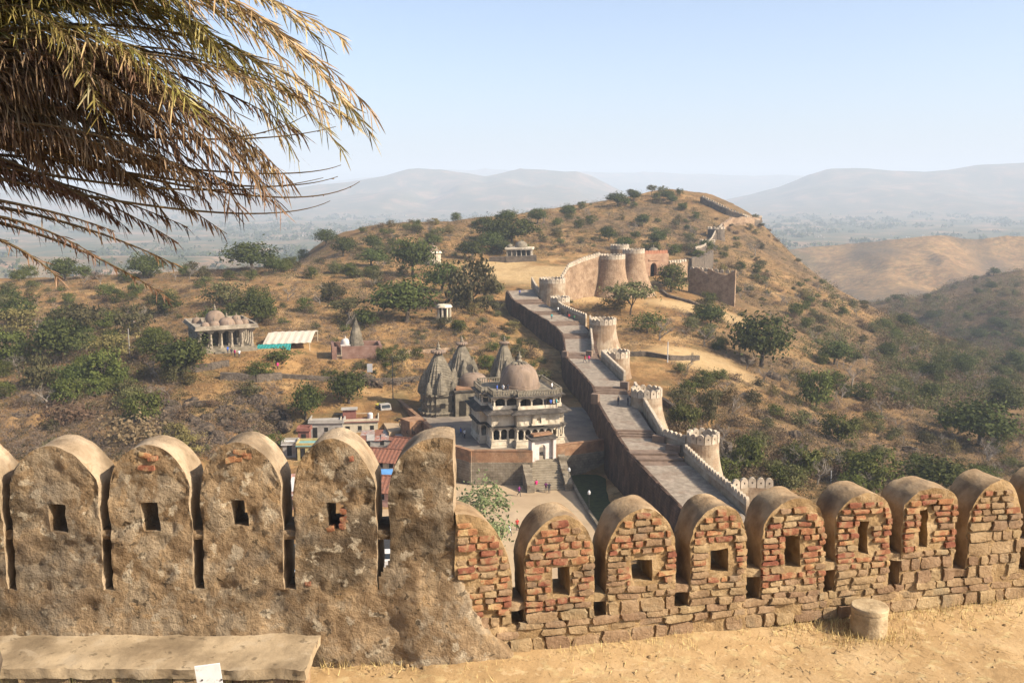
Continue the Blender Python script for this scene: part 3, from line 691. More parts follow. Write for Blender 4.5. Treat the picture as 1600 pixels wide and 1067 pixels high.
def rail_merlon(wd, ht, th, hole=True):
    """small arched battlement with a loophole; base centre at origin, long side along x"""
    n = 7; pr = []; h2 = wd/2; sp = ht*.62
    top = [(h2*math.cos(a), sp+(ht-sp)*math.sin(a)) for a in np.linspace(0, math.pi, n)]
    outer = [(-h2, 0), (h2, 0)]+top
    V = []; Fs = []
    if not hole:
        mb = MB(); k = len(outer)
        mb.v = [(p[0], -th/2, p[1]) for p in outer]+[(p[0], th/2, p[1]) for p in outer]
        mb.f = [list(range(k)), list(range(2*k-1, k-1, -1))]+[[i, i+k, (i+1) % k+k, (i+1) % k] for i in range(k)]; mb.m = [0]*len(mb.f)
        return mb.mesh('merlon', M_merl)
    hw, z0, z1 = wd*.1, ht*.44, ht*.62
    # ring of quads between the outline and the loophole
    out = [(-h2, 0), (0, 0), (h2, 0), (h2, sp*.6)]+top+[(-h2, sp*.6)]
    inn = [(-hw, z0), (0, z0), (hw, z0), (hw, (z0+z1)/2)]+[(hw*max(-1, min(1, math.cos(a)*1.6)), z1) for a in np.linspace(0, math.pi, n)]+[(-hw, (z0+z1)/2)]
    k = len(out); mb = MB()
    for y in (-th/2, th/2): mb.v += [(p[0], y, p[1]) for p in out]+[(p[0], y, p[1]) for p in inn]
    for i in range(k):
        j = (i+1) % k
        mb.f += [[i, j, k+j, k+i], [2*k+j, 2*k+i, 3*k+i, 3*k+j], [i, 2*k+i, 2*k+j, j], [k+i, k+j, 3*k+j, 3*k+i]]
    mb.m = [0]*len(mb.f); return mb.mesh('merlon', M_merl)
ME_PAR = rail_merlon(.86, 1.25, .42); ME_BAS = rail_merlon(.98, 1.45, .42); ME_FAR = rail_merlon(1.0, 1.2, .42, False)

rampart = empty('fort_rampart', (0, 0, 0), 0, 'long rampart with stepped paved walkway climbing the hill beside the main temple', 'rampart')
ST = [  # left px, right px, level, steps to the next station
 ((1092,824),(1176,818),-39.6,0),((1027,756),(1108,752),-38.9,0),((1000,727),(1078,727),-38.4,2),((978,702),(1052,703),-37.75,0),((966,684),(1032,686),-37.5,3),((957,670),(1017,671),-36.9,0),
 ((935,632),(992,632),-36.45,0),((929,616),(982,617),-36.3,4),((925,603),(976,604),-35.6,0),((905,580),(958,582),-35.3,0),((885,560),(937,562),-34.95,4),
 ((882,551),(930,551),-34.5,0),((880,530),(924,529),-34.2,3),((877,521),(921,520),-33.6,0),((866,510),(912,508),-32.8,2),((856,502),(900,501),-32.2,0),((840,493),(884,492),-31.4,2),((828,486),(870,486),-30.8,0),
 ((812,476),(854,476),-29.9,2),((800,468),(842,467),-29.1,0),((792,455),(834,452),-28.0,0)]
LP = [PZ(*a, z) for a, b, z, n in ST]; RP = [PZ(*b, z) for a, b, z, n in ST]
wk = MB(); sd = MB()
for i in range(len(ST)-1):
    a, b, c, d = LP[i], RP[i], RP[i+1], LP[i+1]; n = ST[i][3]
    if n == 0:
        MB().hexa([a-Vector((0, 0, .5)), b-Vector((0, 0, .5)), c-Vector((0, 0, .5)), d-Vector((0, 0, .5)), a, b, c, d]).build('walkway_paving', M_walk, rampart)
    else:
        for k in range(n+1):
            t0, t1 = k/(n+1), (k+1)/(n+1); z = a.z+(d.z-a.z)*k/n
            q = [a.lerp(d, t0), b.lerp(c, t0), b.lerp(c, t1), a.lerp(d, t1)]
            mb = MB().hexa([(p.x, p.y, a.z-.6) for p in q]+[(p.x, p.y, z) for p in q]); mb.build('step', M_kerb, rampart)
# masonry body below the walkway
def base_z(p, deep): return p.z-deep
for i in range(len(ST)-1):
    a, b, c, d = LP[i].copy(), RP[i].copy(), RP[i+1].copy(), LP[i+1].copy()
    batter = Vector((-.7, -.1, 0)); dp = 12
    off = Vector((.9, 0, 0))
    zt = .51 if ST[i][3] == 0 else .62
    bot = [a+batter, b+off, c+off, d+batter]
    za, zd = min(a.z, d.z)-0, 0
    sd.hexa([(bot[0].x, bot[0].y, a.z-dp), (bot[1].x, bot[1].y, b.z-dp), (bot[2].x, bot[2].y, c.z-dp), (bot[3].x, bot[3].y, d.z-dp)]+[(p.x+o.x, p.y+o.y, p.z-zt) for p, o in ((a, Vector()), (b, off), (c, off), (d, Vector()))])
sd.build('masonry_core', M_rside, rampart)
def rough_face():
    n = 0; cols = []
    for i in range(len(LP)-1):
        k = max(2, int((LP[i+1]-LP[i]).length/.7))
        for j in range(k): cols.append(LP[i].lerp(LP[i+1], j/k))
    cols.append(LP[-1]); nr = 22; V = []
    for c, p in enumerate(cols):
        for r_ in range(nr): t = r_/(nr-1); V.append((p.x-.14-.62*t, p.y-.1*t, p.z+.12-11.8*t))
    V = np.array(V); s_ = np.repeat(np.arange(len(cols))*.7, nr)
    V[:, 0] -= .35*fbm(s_/1.6, V[:, 2]/1.1, 4, 41)+.4*fbm(s_/7, V[:, 2]/9, 3, 43)-.25; top = (np.arange(len(V)) % nr) == 0; V[top, 2] += .35*(fbm(s_[top]/2.0, s_[top]*0, 3, 47)-.4); V[top, 0] += .3
    nc_ = len(cols); a = (np.arange(nc_-1)[:, None]*nr+np.arange(nr-1)[None, :]).ravel()
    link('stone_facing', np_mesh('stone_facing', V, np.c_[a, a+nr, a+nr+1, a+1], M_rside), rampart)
rough_face()
# low red edging on the outer (left) side
ed = MB()
for i in range(len(ST)-1):
    a, d = LP[i], LP[i+1]; k = Vector((.4, 0, 0)); e = Vector((-.1, 0, 0)); u = Vector((0, 0, .10+.06*math.sin(i*2.1)))
    ed.hexa([a+e-Vector((0,0,.5)), a+k-Vector((0,0,.5)), d+k-Vector((0,0,.5)), d+e-Vector((0,0,.5)), a+e+u, a+k+u, d+k+u, d+e+u])
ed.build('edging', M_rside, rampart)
# parapets on the right edge: wall that follows the walkway, battlements along it
def parapet_run(pts, name, parent, low=1.0, below=1.2, th=.45, me=ME_PAR, gap=.93, skip=0, mwall=None):
    pts = [Vector(p) for p in pts]; mb = MB()
    for i in range(len(pts)-1):
        a, b = pts[i], pts[i+1]; d = (b-a); d.z = 0; d.normalize(); n = Vector((-d.y, d.x, 0))*th/2
        mb.hexa([a-n-Vector((0, 0, below)), b-n-Vector((0, 0, below)), b+n-Vector((0, 0, below)), a+n-Vector((0, 0, below)), a-n+Vector((0, 0, low)), b-n+Vector((0, 0, low)), b+n+Vector((0, 0, low)), a+n+Vector((0, 0, low))])
    po = mb.build(name, mwall or M_lime, parent)
    acc = gap/2
    for i in range(len(pts)-1):
        a, b = pts[i], pts[i+1]; L = math.hypot(b.x-a.x, b.y-a.y); ang = math.atan2(b.y-a.y, b.x-a.x)
        while acc < L:
            p = a.lerp(b, acc/L); link('merlon', me, po, (p.x, p.y, p.z+low-.12), (0, 0, ang)); acc += gap
        acc -= L
    return po
def on_right(px, py, dz=0):   # walkway level interpolated by picture row
    ys = [s[1][1] for s in ST]; zs = [s[2] for s in ST]
    z = float(np.interp(-py, [-y for y in ys], zs)); return PZ(px, py, z)+Vector((0, 0, dz))
RUNS = [[(1168,803),(1139,777),(1105,749),(1071,716)], [(1072,702),(1040,691)], [(1036,690),(1013,651),(992,614)], [(976,596),(958,579),(940,561)], [(926,551),(924,530),(922,505)], [(916,503),(900,497),(880,488),(866,478)], [(842,463),(834,450),(831,443)]]
for q in RUNS: parapet_run([on_right(*p) for p in q], 'parapet', rampart)
for i, (xx, yy) in enumerate(((1180,768),(1215,780),(1160,770))): pass
p0_ = on_right(1143, 780); parapet_run([p0_, p0_+Vector((2.2, .5, .2)), p0_+Vector((5.5, .3, .1))], 'parapet', rampart, low=1.3, below=3.5, me=ME_BAS, gap=1.1)
# cross blocks where flights begin (red brick piers)
for (px, py, w_, h_) in ((930,628,1.3,1.5),(976,607,1.5,1.3),(883,556,1.2,1.0),(921,556,1.3,1.1),(1030,690,2.0,1.0),(1052,703,2.2,.8)):
    p = on_right(px, py); MB().cbox((p.x, p.y, p.z-.3), (w_, 1.0, h_+.3), R(-25)).build('brick_pier', M_kerb, rampart)
def bastion(px, py, Y, r, hgt, flare, parent, me=ME_BAS, m=M_lime, n=28, a0=0, a1=360, name='bastion', low=.9, floor=True, gap=1.08):
    """round tower: py is the picture row of the foot of its battlements (centre)"""
    c = PY(px, py, Y); prof = []
    for t in np.linspace(0, 1, 9):
        prof.append((r+flare*(1-t)**1.8, -hgt+(hgt)*t))
    prof += [(r, low), (r-.45, low), (r-.45, .0)]
    mb = MB().lathe(prof, n, (0, 0, 0)); o = mb.build(name, m, parent, tuple(c), smooth=False)
    k = max(6, int(2*math.pi*r/gap))
    for i in range(k):
        a = 2*math.pi*i/k
        if a0 <= math.degrees(a) <= a1: link('merlon', me, o, ((r-.22)*math.cos(a), (r-.22)*math.sin(a), low-.12), (0, 0, a+math.pi/2))
    return o
bastion(1098, 697, 137, 2.35, 8.5, 2.6, rampart)
bastion(1010, 625, 163, 2.7, 8, 2.8, rampart)
bastion(963, 563, 206, 2.9, 6, 1.2, rampart)
bastion(942, 511, 229, 3.2, 8, 2.8, rampart)
bastion(875, 476, 256, 2.6, 6, 1.0, rampart)
bastion(863, 446, 270, 3.7, 7, .8, rampart)
# the two great bulging towers, curtain wall and gate
parapet_run([PY(870,452,276)+Vector((0,0,-.6)), PY(888,425,284), PY(910,415,290), PY(936,407,295)], 'parapet', rampart, low=1.2, below=13, me=ME_BAS, gap=1.1, mwall=M_bast, th=.9)
t1 = bastion(955, 409, 297, 4.3, 13, 3.6, rampart, m=M_bast, n=40, low=1.0)
t2 = bastion(990, 400, 304, 3.5, 15, 5.5, rampart, m=M_bast, n=40, low=1.0)
bastion(968, 396, 312, 3.0, 9, 1, rampart, m=M_bast, n=30, low=1.6)
# ---------------------------------------------------------------- gatehouse beyond the great towers
g0 = PY(1004, 432, 312); g1 = PY(1044, 432, 316); ga = math.atan2(g1.y-g0.y, g1.x-g0.x); gl = (g1-g0).length
gate = empty('fort_gatehouse', (g0.x, g0.y, g0.z), ga, 'reddish gatehouse with a dark pointed archway beside the great round towers', 'gatehouse')
def arched_wall(w, h, th, ox, ow, oh, m, name, parent, n=8, pointed=.0):
    """wall x 0..w with an arched opening of width ow, height oh centred at ox"""
    mb = MB(); arc = []; sp = oh-ow/2*(1+pointed)
    for a in np.linspace(math.pi, 0, n): arc.append((ox+ow/2*math.cos(a), sp+(oh-sp)*math.sin(a)))
    inn = [(ox-ow/2, 0)]+arc+[(ox+ow/2, 0)]; k = len(inn)
    outp = [(0, 0), (0, sp)]+[(w*(i/(n-3)), h) for i in range(n-2)]+[(w, sp), (w, 0)]
    for y in (0, th): mb.v += [(p[0], y, p[1]) for p in inn]+[(p[0], y, p[1]) for p in outp]
    for i in range(k-1):
        mb.f += [[i, i+1, k+i+1, k+i], [2*k+i+1, 2*k+i, 3*k+i, 3*k+i+1], [i, 2*k+i, 2*k+i+1, i+1], [k+i+1, 3*k+i+1, 3*k+i, k+i]]
    mb.m = [0]*len(mb.f); return mb.build(name, m, parent)
M_gate = mat('gatehouse_plaster', [(.3, (.22, .125, .075)), (.5, (.30, .18, .11)), (.7, (.37, .25, .16))], .6, bump=.4, bscale=4, bdist=.1)
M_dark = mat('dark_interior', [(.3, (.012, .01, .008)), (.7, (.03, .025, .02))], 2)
arched_wall(gl, 7.2, 1.6, gl*.42, 2.4, 4.3, M_gate, 'front_wall', gate, pointed=.3)
MB().box(gl*.42-1.9, gl*.42+1.9, -.25, -.02, 5.0, 5.5).build('lintel_band', M_gate, gate)
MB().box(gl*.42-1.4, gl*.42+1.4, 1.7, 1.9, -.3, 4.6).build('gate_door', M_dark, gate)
MB().box(0, gl, 1.65, 6, 5.4, 7.0).build('roof_block', M_gate, gate)
ME_RED = ME_FAR.copy(); ME_RED.materials.clear(); ME_RED.materials.append(mat('merlon_red', [(.3, (.26, .11, .06)), (.7, (.36, .17, .1))], .8))
for i in range(int(gl/1.05)): link('merlon', ME_RED, gate, (.55+i*1.05, .3, 7.2), (0, 0, 0))
# ---------------------------------------------------------------- ruined walls on the hillside
def ruin_wall(name, label, pts, h, th, m=M_dstone, group=None, battl=False, dig=2.0, me=ME_FAR, gap=1.6):
    P = [Vector(p) for p in pts]; o = empty(name, tuple(P[0]), 0, label, 'wall', group); mb = MB()
    for i in range(len(P)-1):
        a, b = P[i]-P[0], P[i+1]-P[0]; d = Vector((b.x-a.x, b.y-a.y, 0)).normalized(); n = Vector((-d.y, d.x, 0))*th/2; k = max(1, int((b-a).length/3))
        for j in range(k):
            s, e = a.lerp(b, j/k), a.lerp(b, (j+1)/k); h0 = h*(1+.12*math.sin(j*2.3+i)); h1 = h*(1+.12*math.sin((j+1)*2.3+i))
            mb.hexa([s-n-Vector((0, 0, dig)), e-n-Vector((0, 0, dig)), e+n-Vector((0, 0, dig)), s+n-Vector((0, 0, dig)), s-n*.8+Vector((0, 0, h0)), e-n*.8+Vector((0, 0, h1)), e+n*.8+Vector((0, 0, h1)), s+n*.8+Vector((0, 0, h0))])
    mb.build('masonry', m, o)
    if battl:
        for i in range(len(P)-1):
            a, b = P[i]-P[0], P[i+1]-P[0]; k = int((b-a).length/gap); ang = math.atan2(b.y-a.y, b.x-a.x)
            for j in range(k): p = a.lerp(b, (j+.5)/k); link('merlon', me, o, (p.x, p.y, p.z+h-.2), (0, 0, ang), (1.2, 1, 1))
    return o
def Gs(*l): return [G(*p) for p in l]
ruin_wall('path_wall', 'low dark stone wall curving along the path below the gatehouse', Gs((1032,455),(1045,465),(1075,473),(1105,483),(1132,492)), .9, .9)
ruin_wall('path_wall', 'low stone wall crossing the slope behind the third bastion', Gs((985,556),(1010,556),(1045,562),(1092,562)), 1.0, .8)
ruin_wall('path_wall', 'dark stone wall curving round the foot of the second bastion', Gs((1030,628),(1050,640),(1062,655),(1078,672)), 1.2, .9)
ruin_wall('path_wall', 'dark stone wall curving round the foot of the nearest bastion', Gs((1118,690),(1140,705),(1146,735),(1136,760)), 1.3, .9)
w_ = [PY(1076,470,318), PY(1105,474,314), PY(1148,478,310)]
ruin_wall('ruined_wall', 'tall rubble retaining wall with battlements right of the gatehouse', w_, 10.5, 1.5, M_bast, battl=True)
ruin_wall('ruined_wall', 'short battlemented wall joining the gatehouse to the rubble ruins', [PY(1044,427,316), PY(1072,424,326)], 3.2, 1.2, M_bast, battl=True)
ruin_wall('ruined_wall', 'dark broken wall corner behind the bushes right of the gatehouse', [PY(1078,424,335), PY(1098,420,345), PY(1112,410,372)], 4.5, 1.4)
ruin_wall('ruined_wall', 'dark wall climbing from the ruins towards the hilltop', Gs((1086,402),(1100,398),(1112,385),(1118,372),(1128,362)), 3.2, 1.5, battl=True)
ruin_wall('hilltop_wall', 'stepped fortification wall descending from the hilltop on the right skyline', Gs((1096,316),(1115,325),(1135,335),(1160,345),(1186,354)), 3.0, 3.0, battl=True)
ruin_wall('hilltop_wall', 'lower stub of wall on the right shoulder of the hill', Gs((1128,362),(1142,352),(1160,351),(1186,352)), 4.0, 2, M_bast)
for (px, py, Y, r, h, lab) in ((1141,342,548,4.6,14,'round ruined tower on the right shoulder of the hill'), (1119,358,478,4.2,12,'dark round tower below the hilltop wall'), (1180,340,575,4.0,12,'small end tower of the hilltop wall on the skyline'), (1105,378,440,3.6,7,'low round ruin beside the wall climbing to the hilltop')):
    c = PY(px, py, Y); t = empty('ruined_tower', (c.x, c.y, hz(c.x, c.y)-2), 0, lab, 'tower')
    zt = c.z-t.location.z
    MB().lathe([(r*1.12, 0), (r, zt*.6), (r, zt), (r-.8, zt), (r-.8, zt-1.2)], 20).build('shaft', M_dstone, t)
    for i in range(12): a = i*math.pi/6; link('merlon', ME_FAR, t, ((r-.3)*math.cos(a), (r-.3)*math.sin(a), zt-.1), (0, 0, a+math.pi/2), (1.3, 1, 1))
# ================================================================ TEMPLES
M_cream = mat('temple_cream_stone', [(.3, (.32, .25, .165)), (.45, (.50, .42, .30)), (.65, (.62, .54, .41))], .8, bump=.5, bscale=4, bdist=.1, stretch=(1, 1, .5), mix=[((.13, .105, .075), .55, .56, .70, .7), ((.36, .26, .14), 1.5, .57, .68, .5)])
M_grey = mat('temple_grey_stone', [(.3, (.10, .085, .06)), (.5, (.18, .15, .105)), (.7, (.27, .225, .16))], .9, bump=.7, bscale=4, bdist=.12, mix=[((.07, .06, .045), .5, .52, .68, .65), ((.28, .23, .15), 1.6, .56, .68, .5)])
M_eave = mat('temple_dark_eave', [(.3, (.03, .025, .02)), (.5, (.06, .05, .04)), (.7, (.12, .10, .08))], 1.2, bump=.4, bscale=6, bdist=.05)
M_dome = mat('temple_dome_plaster', [(.3, (.14, .10, .07)), (.5, (.205, .145, .10)), (.7, (.28, .205, .15))], .8, bump=.4, bscale=6, bdist=.06, stretch=(1, 1, .3), mix=[((.10, .075, .06), .8, .53, .68, .7)])
M_brk = mat('courtyard_brick', [(.3, (.19, .095, .05)), (.5, (.27, .15, .08)), (.7, (.34, .21, .125))], .9, bump=.6, bscale=6, bdist=.1, mix=[((.14, .095, .06), .6, .52, .66, .65)], bricktex=(.5, .16, .02, .35))
M_ashlar = mat('courtyard_ashlar', [(.3, (.12, .095, .065)), (.5, (.20, .165, .115)), (.7, (.28, .235, .17))], .8, bump=.6, bscale=4, bdist=.1, bricktex=(.8, .42, .035, .6))
M_yard = mat('courtyard_paving', [(.3, (.13, .105, .08)), (.5, (.185, .15, .115)), (.7, (.24, .2, .15))], .4, bump=.3, bscale=2, bdist=.08, mix=[((.27, .21, .14), .2, .52, .66, .5)])
M_plaza = mat('plaza_earth', [(.3, (.27, .19, .11)), (.5, (.345, .25, .15)), (.7, (.40, .30, .19))], .15, bump=.3, bscale=1.5, bdist=.08, mix=[((.22, .16, .1), .3, .54, .68, .5)])
M_lawn = mat('lawn_grass', [(.3, (.022, .028, .009)), (.7, (.05, .06, .02))], 1.5, bump=.8, bscale=6, bdist=.1)
M_wdome = mat('white_dome', [(.3, (.42, .36, .31)), (.7, (.58, .52, .46))], 2)

def finial(parent, x, y, z, h, m, r=None, name='finial'):
    r = r or h*.28
    return MB().lathe([(r*.6, 0), (r, h*.12), (r*.9, h*.25), (r*.35, h*.32), (r*.7, h*.45), (r*.75, h*.55), (r*.25, h*.66), (r*.3, h*.78), (.02, h)], 10).build(name, m, parent, (x, y, z), smooth=True)
def dome(parent, x, y, z, r, h, m, fin=1.0, petals=True, n=32, drum=.4, mf=None):
    prof = [(r*1.04, -drum), (r*1.04, -.02), (r*1.0, 0)]
    for t in np.linspace(.06, 1, 11): a = t*math.pi/2; prof.append((max(r*math.cos(a)**.8, .03), h*math.sin(a)))
    d = MB().lathe(prof, n).build('dome', m, parent, (x, y, z), smooth=False)
    d.data = weld(d.data, 35)
    if petals:
        mb = MB()
        for i in range(14):
            a = 2*math.pi*i/14; c, s = math.cos(a), math.sin(a); r0, r1 = r*.16, r*.46; za = h*.985; zb = h*.86
            mb.tube([(r0*c, r0*s, za+.12), (r*.33*c, r*.33*s, za+.05), (r1*c, r1*s, zb+.06), (r*.54*c, r*.54*s, zb+.12)], [.07, .16, .12, .03], 5)
        mb.build('lotus_crown', M_grey, d)
    if fin: finial(d, 0, 0, h-.05, fin, mf or M_grey)
    return d
def redent(s):
    q = [(1, 0), (1, .34), (.9, .34), (.9, .58), (.78, .58), (.78, .78), (.58, .78), (.58, .9), (.34, .9), (.34, 1)]
    out = []
    for k in range(4):
        c, sn = [(1, 0), (0, 1), (-1, 0), (0, -1)][k]
        out += [((x*c-y*sn)*s, (x*sn+y*c)*s) for x, y in q]
    return out
def spire_mesh(w, h, m, groove=26, top=.2, pw=1.7):
    """curved temple tower of stepped plan with shallow horizontal courses"""
    mb = MB(); L = []; n = 40
    for k in range(groove*2):
        t = k/(groove*2-1); s = w/2*(top+(1-top)*(1-t**pw)); s *= 1.0 if k % 2 else .955
        L.append([(x, y, h*t) for x, y in redent(s)])
    n = len(L[0])
    for ring in L: mb.v += ring
    for k in range(len(L)-1):
        for i in range(n): j = (i+1) % n; mb.f.append([k*n+i, k*n+j, (k+1)*n+j, (k+1)*n+i])
    mb.f.append([(len(L)-1)*n+i for i in range(n)]); mb.f.append(list(reversed(range(n)))); mb.m = [0]*len(mb.f)
    return mb.mesh('spire', m)
def shikhara(name, label, loc, rz, w, hb, hs, m=M_grey, cat='temple tower', sub=True):
    o = empty(name, loc, rz, label, cat)
    b = MB(); z = -.5
    for k, (za, zb, s) in enumerate(((-.5, .5, 1.12), (.5, .8, 1.2), (.8, hb*.55, 1.04), (hb*.55, hb*.62, 1.1), (hb*.62, hb*.92, 1.04), (hb*.92, hb, 1.16))): b.prism(redent(w/2*s), za, zb)
    b.build('base_block', m, o)
    link('spire', spire_mesh(w, hs, m), o, (0, 0, hb))
    if sub:
        sm = spire_mesh(w*.42, hs*.5, m, 14)
        for (x, y) in ((0, -w*.42), (w*.42, 0), (-w*.42, 0), (0, w*.42)):
            so = link('spirelet', sm, o, (x, y, hb)); finial(so, 0, 0, hs*.5, w*.13, m)
        sm2 = spire_mesh(w*.26, hs*.3, m, 10)
        for (x, y) in ((-1, -1), (1, -1), (1, 1), (-1, 1)): link('spirelet', sm2, o, (x*w*.36, y*w*.36, hb))
    am = MB().lathe([(w*.10, 0), (w*.2, w*.02), (w*.22, w*.06), (w*.2, w*.1), (w*.08, w*.12)], 32, rib=.06, ribn=16).build('crown_disc', M_dome, o, (0, 0, hb+hs-.05))
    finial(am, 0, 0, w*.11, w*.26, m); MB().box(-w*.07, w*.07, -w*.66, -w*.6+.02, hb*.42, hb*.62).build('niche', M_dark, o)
    return o
# ---------------------------------------------------------------- main two-storey temple with the great dome
TR_ = R(15); corner = PZ(769, 700, COURT_Z); ca, sa = math.cos(TR_), math.sin(TR_)
def tloc(lx, ly): return Vector((corner.x+(lx+6.1)*ca-(ly+6.0)*sa, corner.y+(lx+6.1)*sa+(ly+6.0)*ca, COURT_Z))
tc = tloc(0, 0)
temple = empty('domed_temple', tc, TR_, 'cream two-storey pillared temple with a great pinkish dome and dark eaves in the walled courtyard', 'temple')
xl, xr, yf, yb, bx0, bx1, by0, by1, bb = -6.1, 6.1, -6.0, 6.0, -2.2, 5.0, -2.4, 3.6, 1.15
def plan(o): return [(xl-o, yf-o), (bx0-o, yf-o), (bx0-o, yf-bb-o), (bx1+o, yf-bb-o), (bx1+o, yf-o), (xr+o, yf-o), (xr+o, yb+o), (xl-o, yb+o), (xl-o, by1+o), (xl-bb-o, by1+o), (xl-bb-o, by0-o), (xl-o, by0-o)]
MB().prism(plan(.25), -.6, .35).build('plinth', M_cream, temple)
def ringwall(o_out, o_in, z0, z1, m, name, parent):
    a, b = plan(o_out), plan(o_in); n = len(a); mb = MB()
    for i in range(n):
        j = (i+1) % n; mb.hexa([(*a[i], z0), (*a[j], z0), (*b[j], z0), (*b[i], z0), (*a[i], z1), (*a[j], z1), (*b[j], z1), (*b[i], z1)])
    return mb.build(name, m, parent)
def eave(o_out, z0, z1, m, name, parent, o_in=-.3, drop=.35):
    a, b = plan(o_out), plan(o_in); n = len(a); mb = MB()
    for i in range(n):
        j = (i+1) % n; mb.hexa([(*a[i], z0-drop), (*a[j], z0-drop), (*b[j], z0), (*b[i], z0), (*a[i], z0-drop+.1), (*a[j], z0-drop+.1), (*b[j], z1), (*b[i], z1)])
    return mb.build(name, m, parent)
ringwall(.12, -.18, .35, 1.3, M_cream, 'balustrade', temple)
for z in (.42, 1.16): ringwall(.2, .1, z, z+.1, M_cream, 'moulding', temple)
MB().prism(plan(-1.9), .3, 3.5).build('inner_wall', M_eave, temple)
colm = MB(); colm.cbox((0, 0, 0), (.36, .36, .3)); colm.lathe([(.17, .3), (.15, .9), (.19, .95), (.15, 1.0), (.13, 1.5)], 8); colm.cbox((0, 0, 1.5), (.5, .36, .16)); colm.cbox((0, 0, 1.66), (.74, .36, .16)); colm = colm.mesh('column', M_cream)
def arch_piece(w):
    mb = MB(); n = 8; o = w*.42; arc = [(o*math.cos(a), .1+.42*math.sin(a)) for a in np.linspace(math.pi, 0, n)]; top = [(-w/2+w*i/(n-1), .62) for i in range(n)]
    for y in (-.09, .09): mb.v += [(p[0], y, p[1]) for p in arc]+[(p[0], y, p[1]) for p in top]
    for i in range(n-1): mb.f += [[i, i+1, n+i+1, n+i], [2*n+i+1, 2*n+i, 3*n+i, 3*n+i+1], [i, 2*n+i, 2*n+i+1, i+1]]
    mb.m = [0]*len(mb.f); return mb.mesh('arch', M_cream)
ARCH = arch_piece(1.2)
def colonnade(o, z, sc, edges, arch=True, step=1.25, cm=None):
    P = plan(o); done = set()
    for e in edges:
        a = Vector(P[e]); b = Vector(P[(e+1) % len(P)]); L = (b-a).length; k = max(1, round(L/step)); ang = math.atan2(b.y-a.y, b.x-a.x)
        for i in range(k+1):
            p = a.lerp(b, i/k); key = (round(p.x, 1), round(p.y, 1))
            if key not in done: done.add(key); link('column', cm or colm, temple, (p.x, p.y, z), (0, 0, ang), (1, 1, sc))
            if arch and i < k: q = a.lerp(b, (i+.5)/k); link('arch', ARCH, temple, (q.x, q.y, z+1.82*sc-.6), (0, 0, ang), (L/k/1.2, 1, 1))
FE = [0, 1, 2, 3, 4, 5, 8, 9, 10, 11, 7]
colonnade(-.05, 1.3, 1.0, FE)
ringwall(.15, -2.2, 3.1, 3.45, M_cream, 'lintel', temple)
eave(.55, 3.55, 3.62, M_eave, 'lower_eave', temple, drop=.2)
ringwall(.05, -.4, 3.6, 5.85, M_cream, 'upper_wall', temple)
for z in (3.75, 4.55, 5.35): ringwall(.12, .02, z, z+.1, M_cream, 'moulding', temple)
MB().prism(plan(-.5), 3.5, 5.8).build('upper_core', M_cream, temple)
def panel(e, n, z0, z1, w, o=.06, m=M_grey, name='carved_panel'):
    P = plan(o); a = Vector(P[e]); b = Vector(P[(e+1) % len(P)]); ang = math.atan2(b.y-a.y, b.x-a.x)
    me = MB().box(-w/2, w/2, -.05, .05, 0, z1-z0).mesh(name, m)
    for i in range(n): p = a.lerp(b, (i+.5)/n); link(name, me, temple, (p.x, p.y, z0), (0, 0, ang))
for e, n in ((0, 4), (2, 7), (1, 1), (9, 6), (11, 3), (8, 1)): panel(e, n, 3.95, 4.45, .55, .07, M_cream); panel(e, n, 4.75, 5.25, .5, .07, M_cream)
win = arched_wall(2.2, 1.6, .35, 1.1, .8, 1.1, M_cream, 'balcony_window', temple); win.location = (.3, yf-bb-.45, 4.0)
MB().box(.1, 2.7, yf-bb-.75, yf-bb-.06, 3.8, 4.02).build('balcony_slab', M_cream, temple); MB().prism([(.0, yf-bb-.8), (2.8, yf-bb-.8), (2.8, yf-bb-.06), (0, yf-bb-.06)], 5.6, [5.66, 5.66, 5.85, 5.85]).build('balcony_hood', M_eave, temple)
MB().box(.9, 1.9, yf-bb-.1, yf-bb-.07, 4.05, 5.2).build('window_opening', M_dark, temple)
eave(1.15, 6.15, 6.32, M_eave, 'main_eave', temple, drop=.45)
ringwall(-.25, -.5, 6.25, 6.85, M_cream, 'gallery_rail', temple)
colonnade(-.5, 6.4, .95, FE, True, 1.8)
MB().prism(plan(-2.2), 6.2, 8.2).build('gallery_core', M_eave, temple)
ringwall(-.2, -3.0, 8.1, 8.4, M_grey, 'roof_beam', temple)
eave(.25, 8.5, 8.62, M_eave, 'upper_eave', temple, o_in=-.8, drop=.25)
MB().prism(plan(-.3), 8.4, 8.66).build('roof', M_grey, temple)
rail = MB(); P = plan(-.3)
for e in range(len(P)):
    a = Vector(P[e]); b = Vector(P[(e+1) % len(P)]); L = (b-a).length; k = max(1, int(L/.42)); ang = math.atan2(b.y-a.y, b.x-a.x)
    for i in range(k+1): p = a.lerp(b, i/k); rail.cbox((p.x, p.y, 8.6), (.2, .12, .75), ang)
    c = (a+b)/2; rail.cbox((c.x, c.y, 9.3), (L+.1, .2, .14), ang)
rail.build('railing', M_grey, temple)
MB().lathe([(3.75, 0), (3.75, .25), (3.5, .3), (3.5, .75)], 8).build('drum', M_dome, temple, (.2, .2, 8.6))
dome(temple, .2, .2, 9.25, 3.35, 3.6, M_dome, 2.0, n=40)
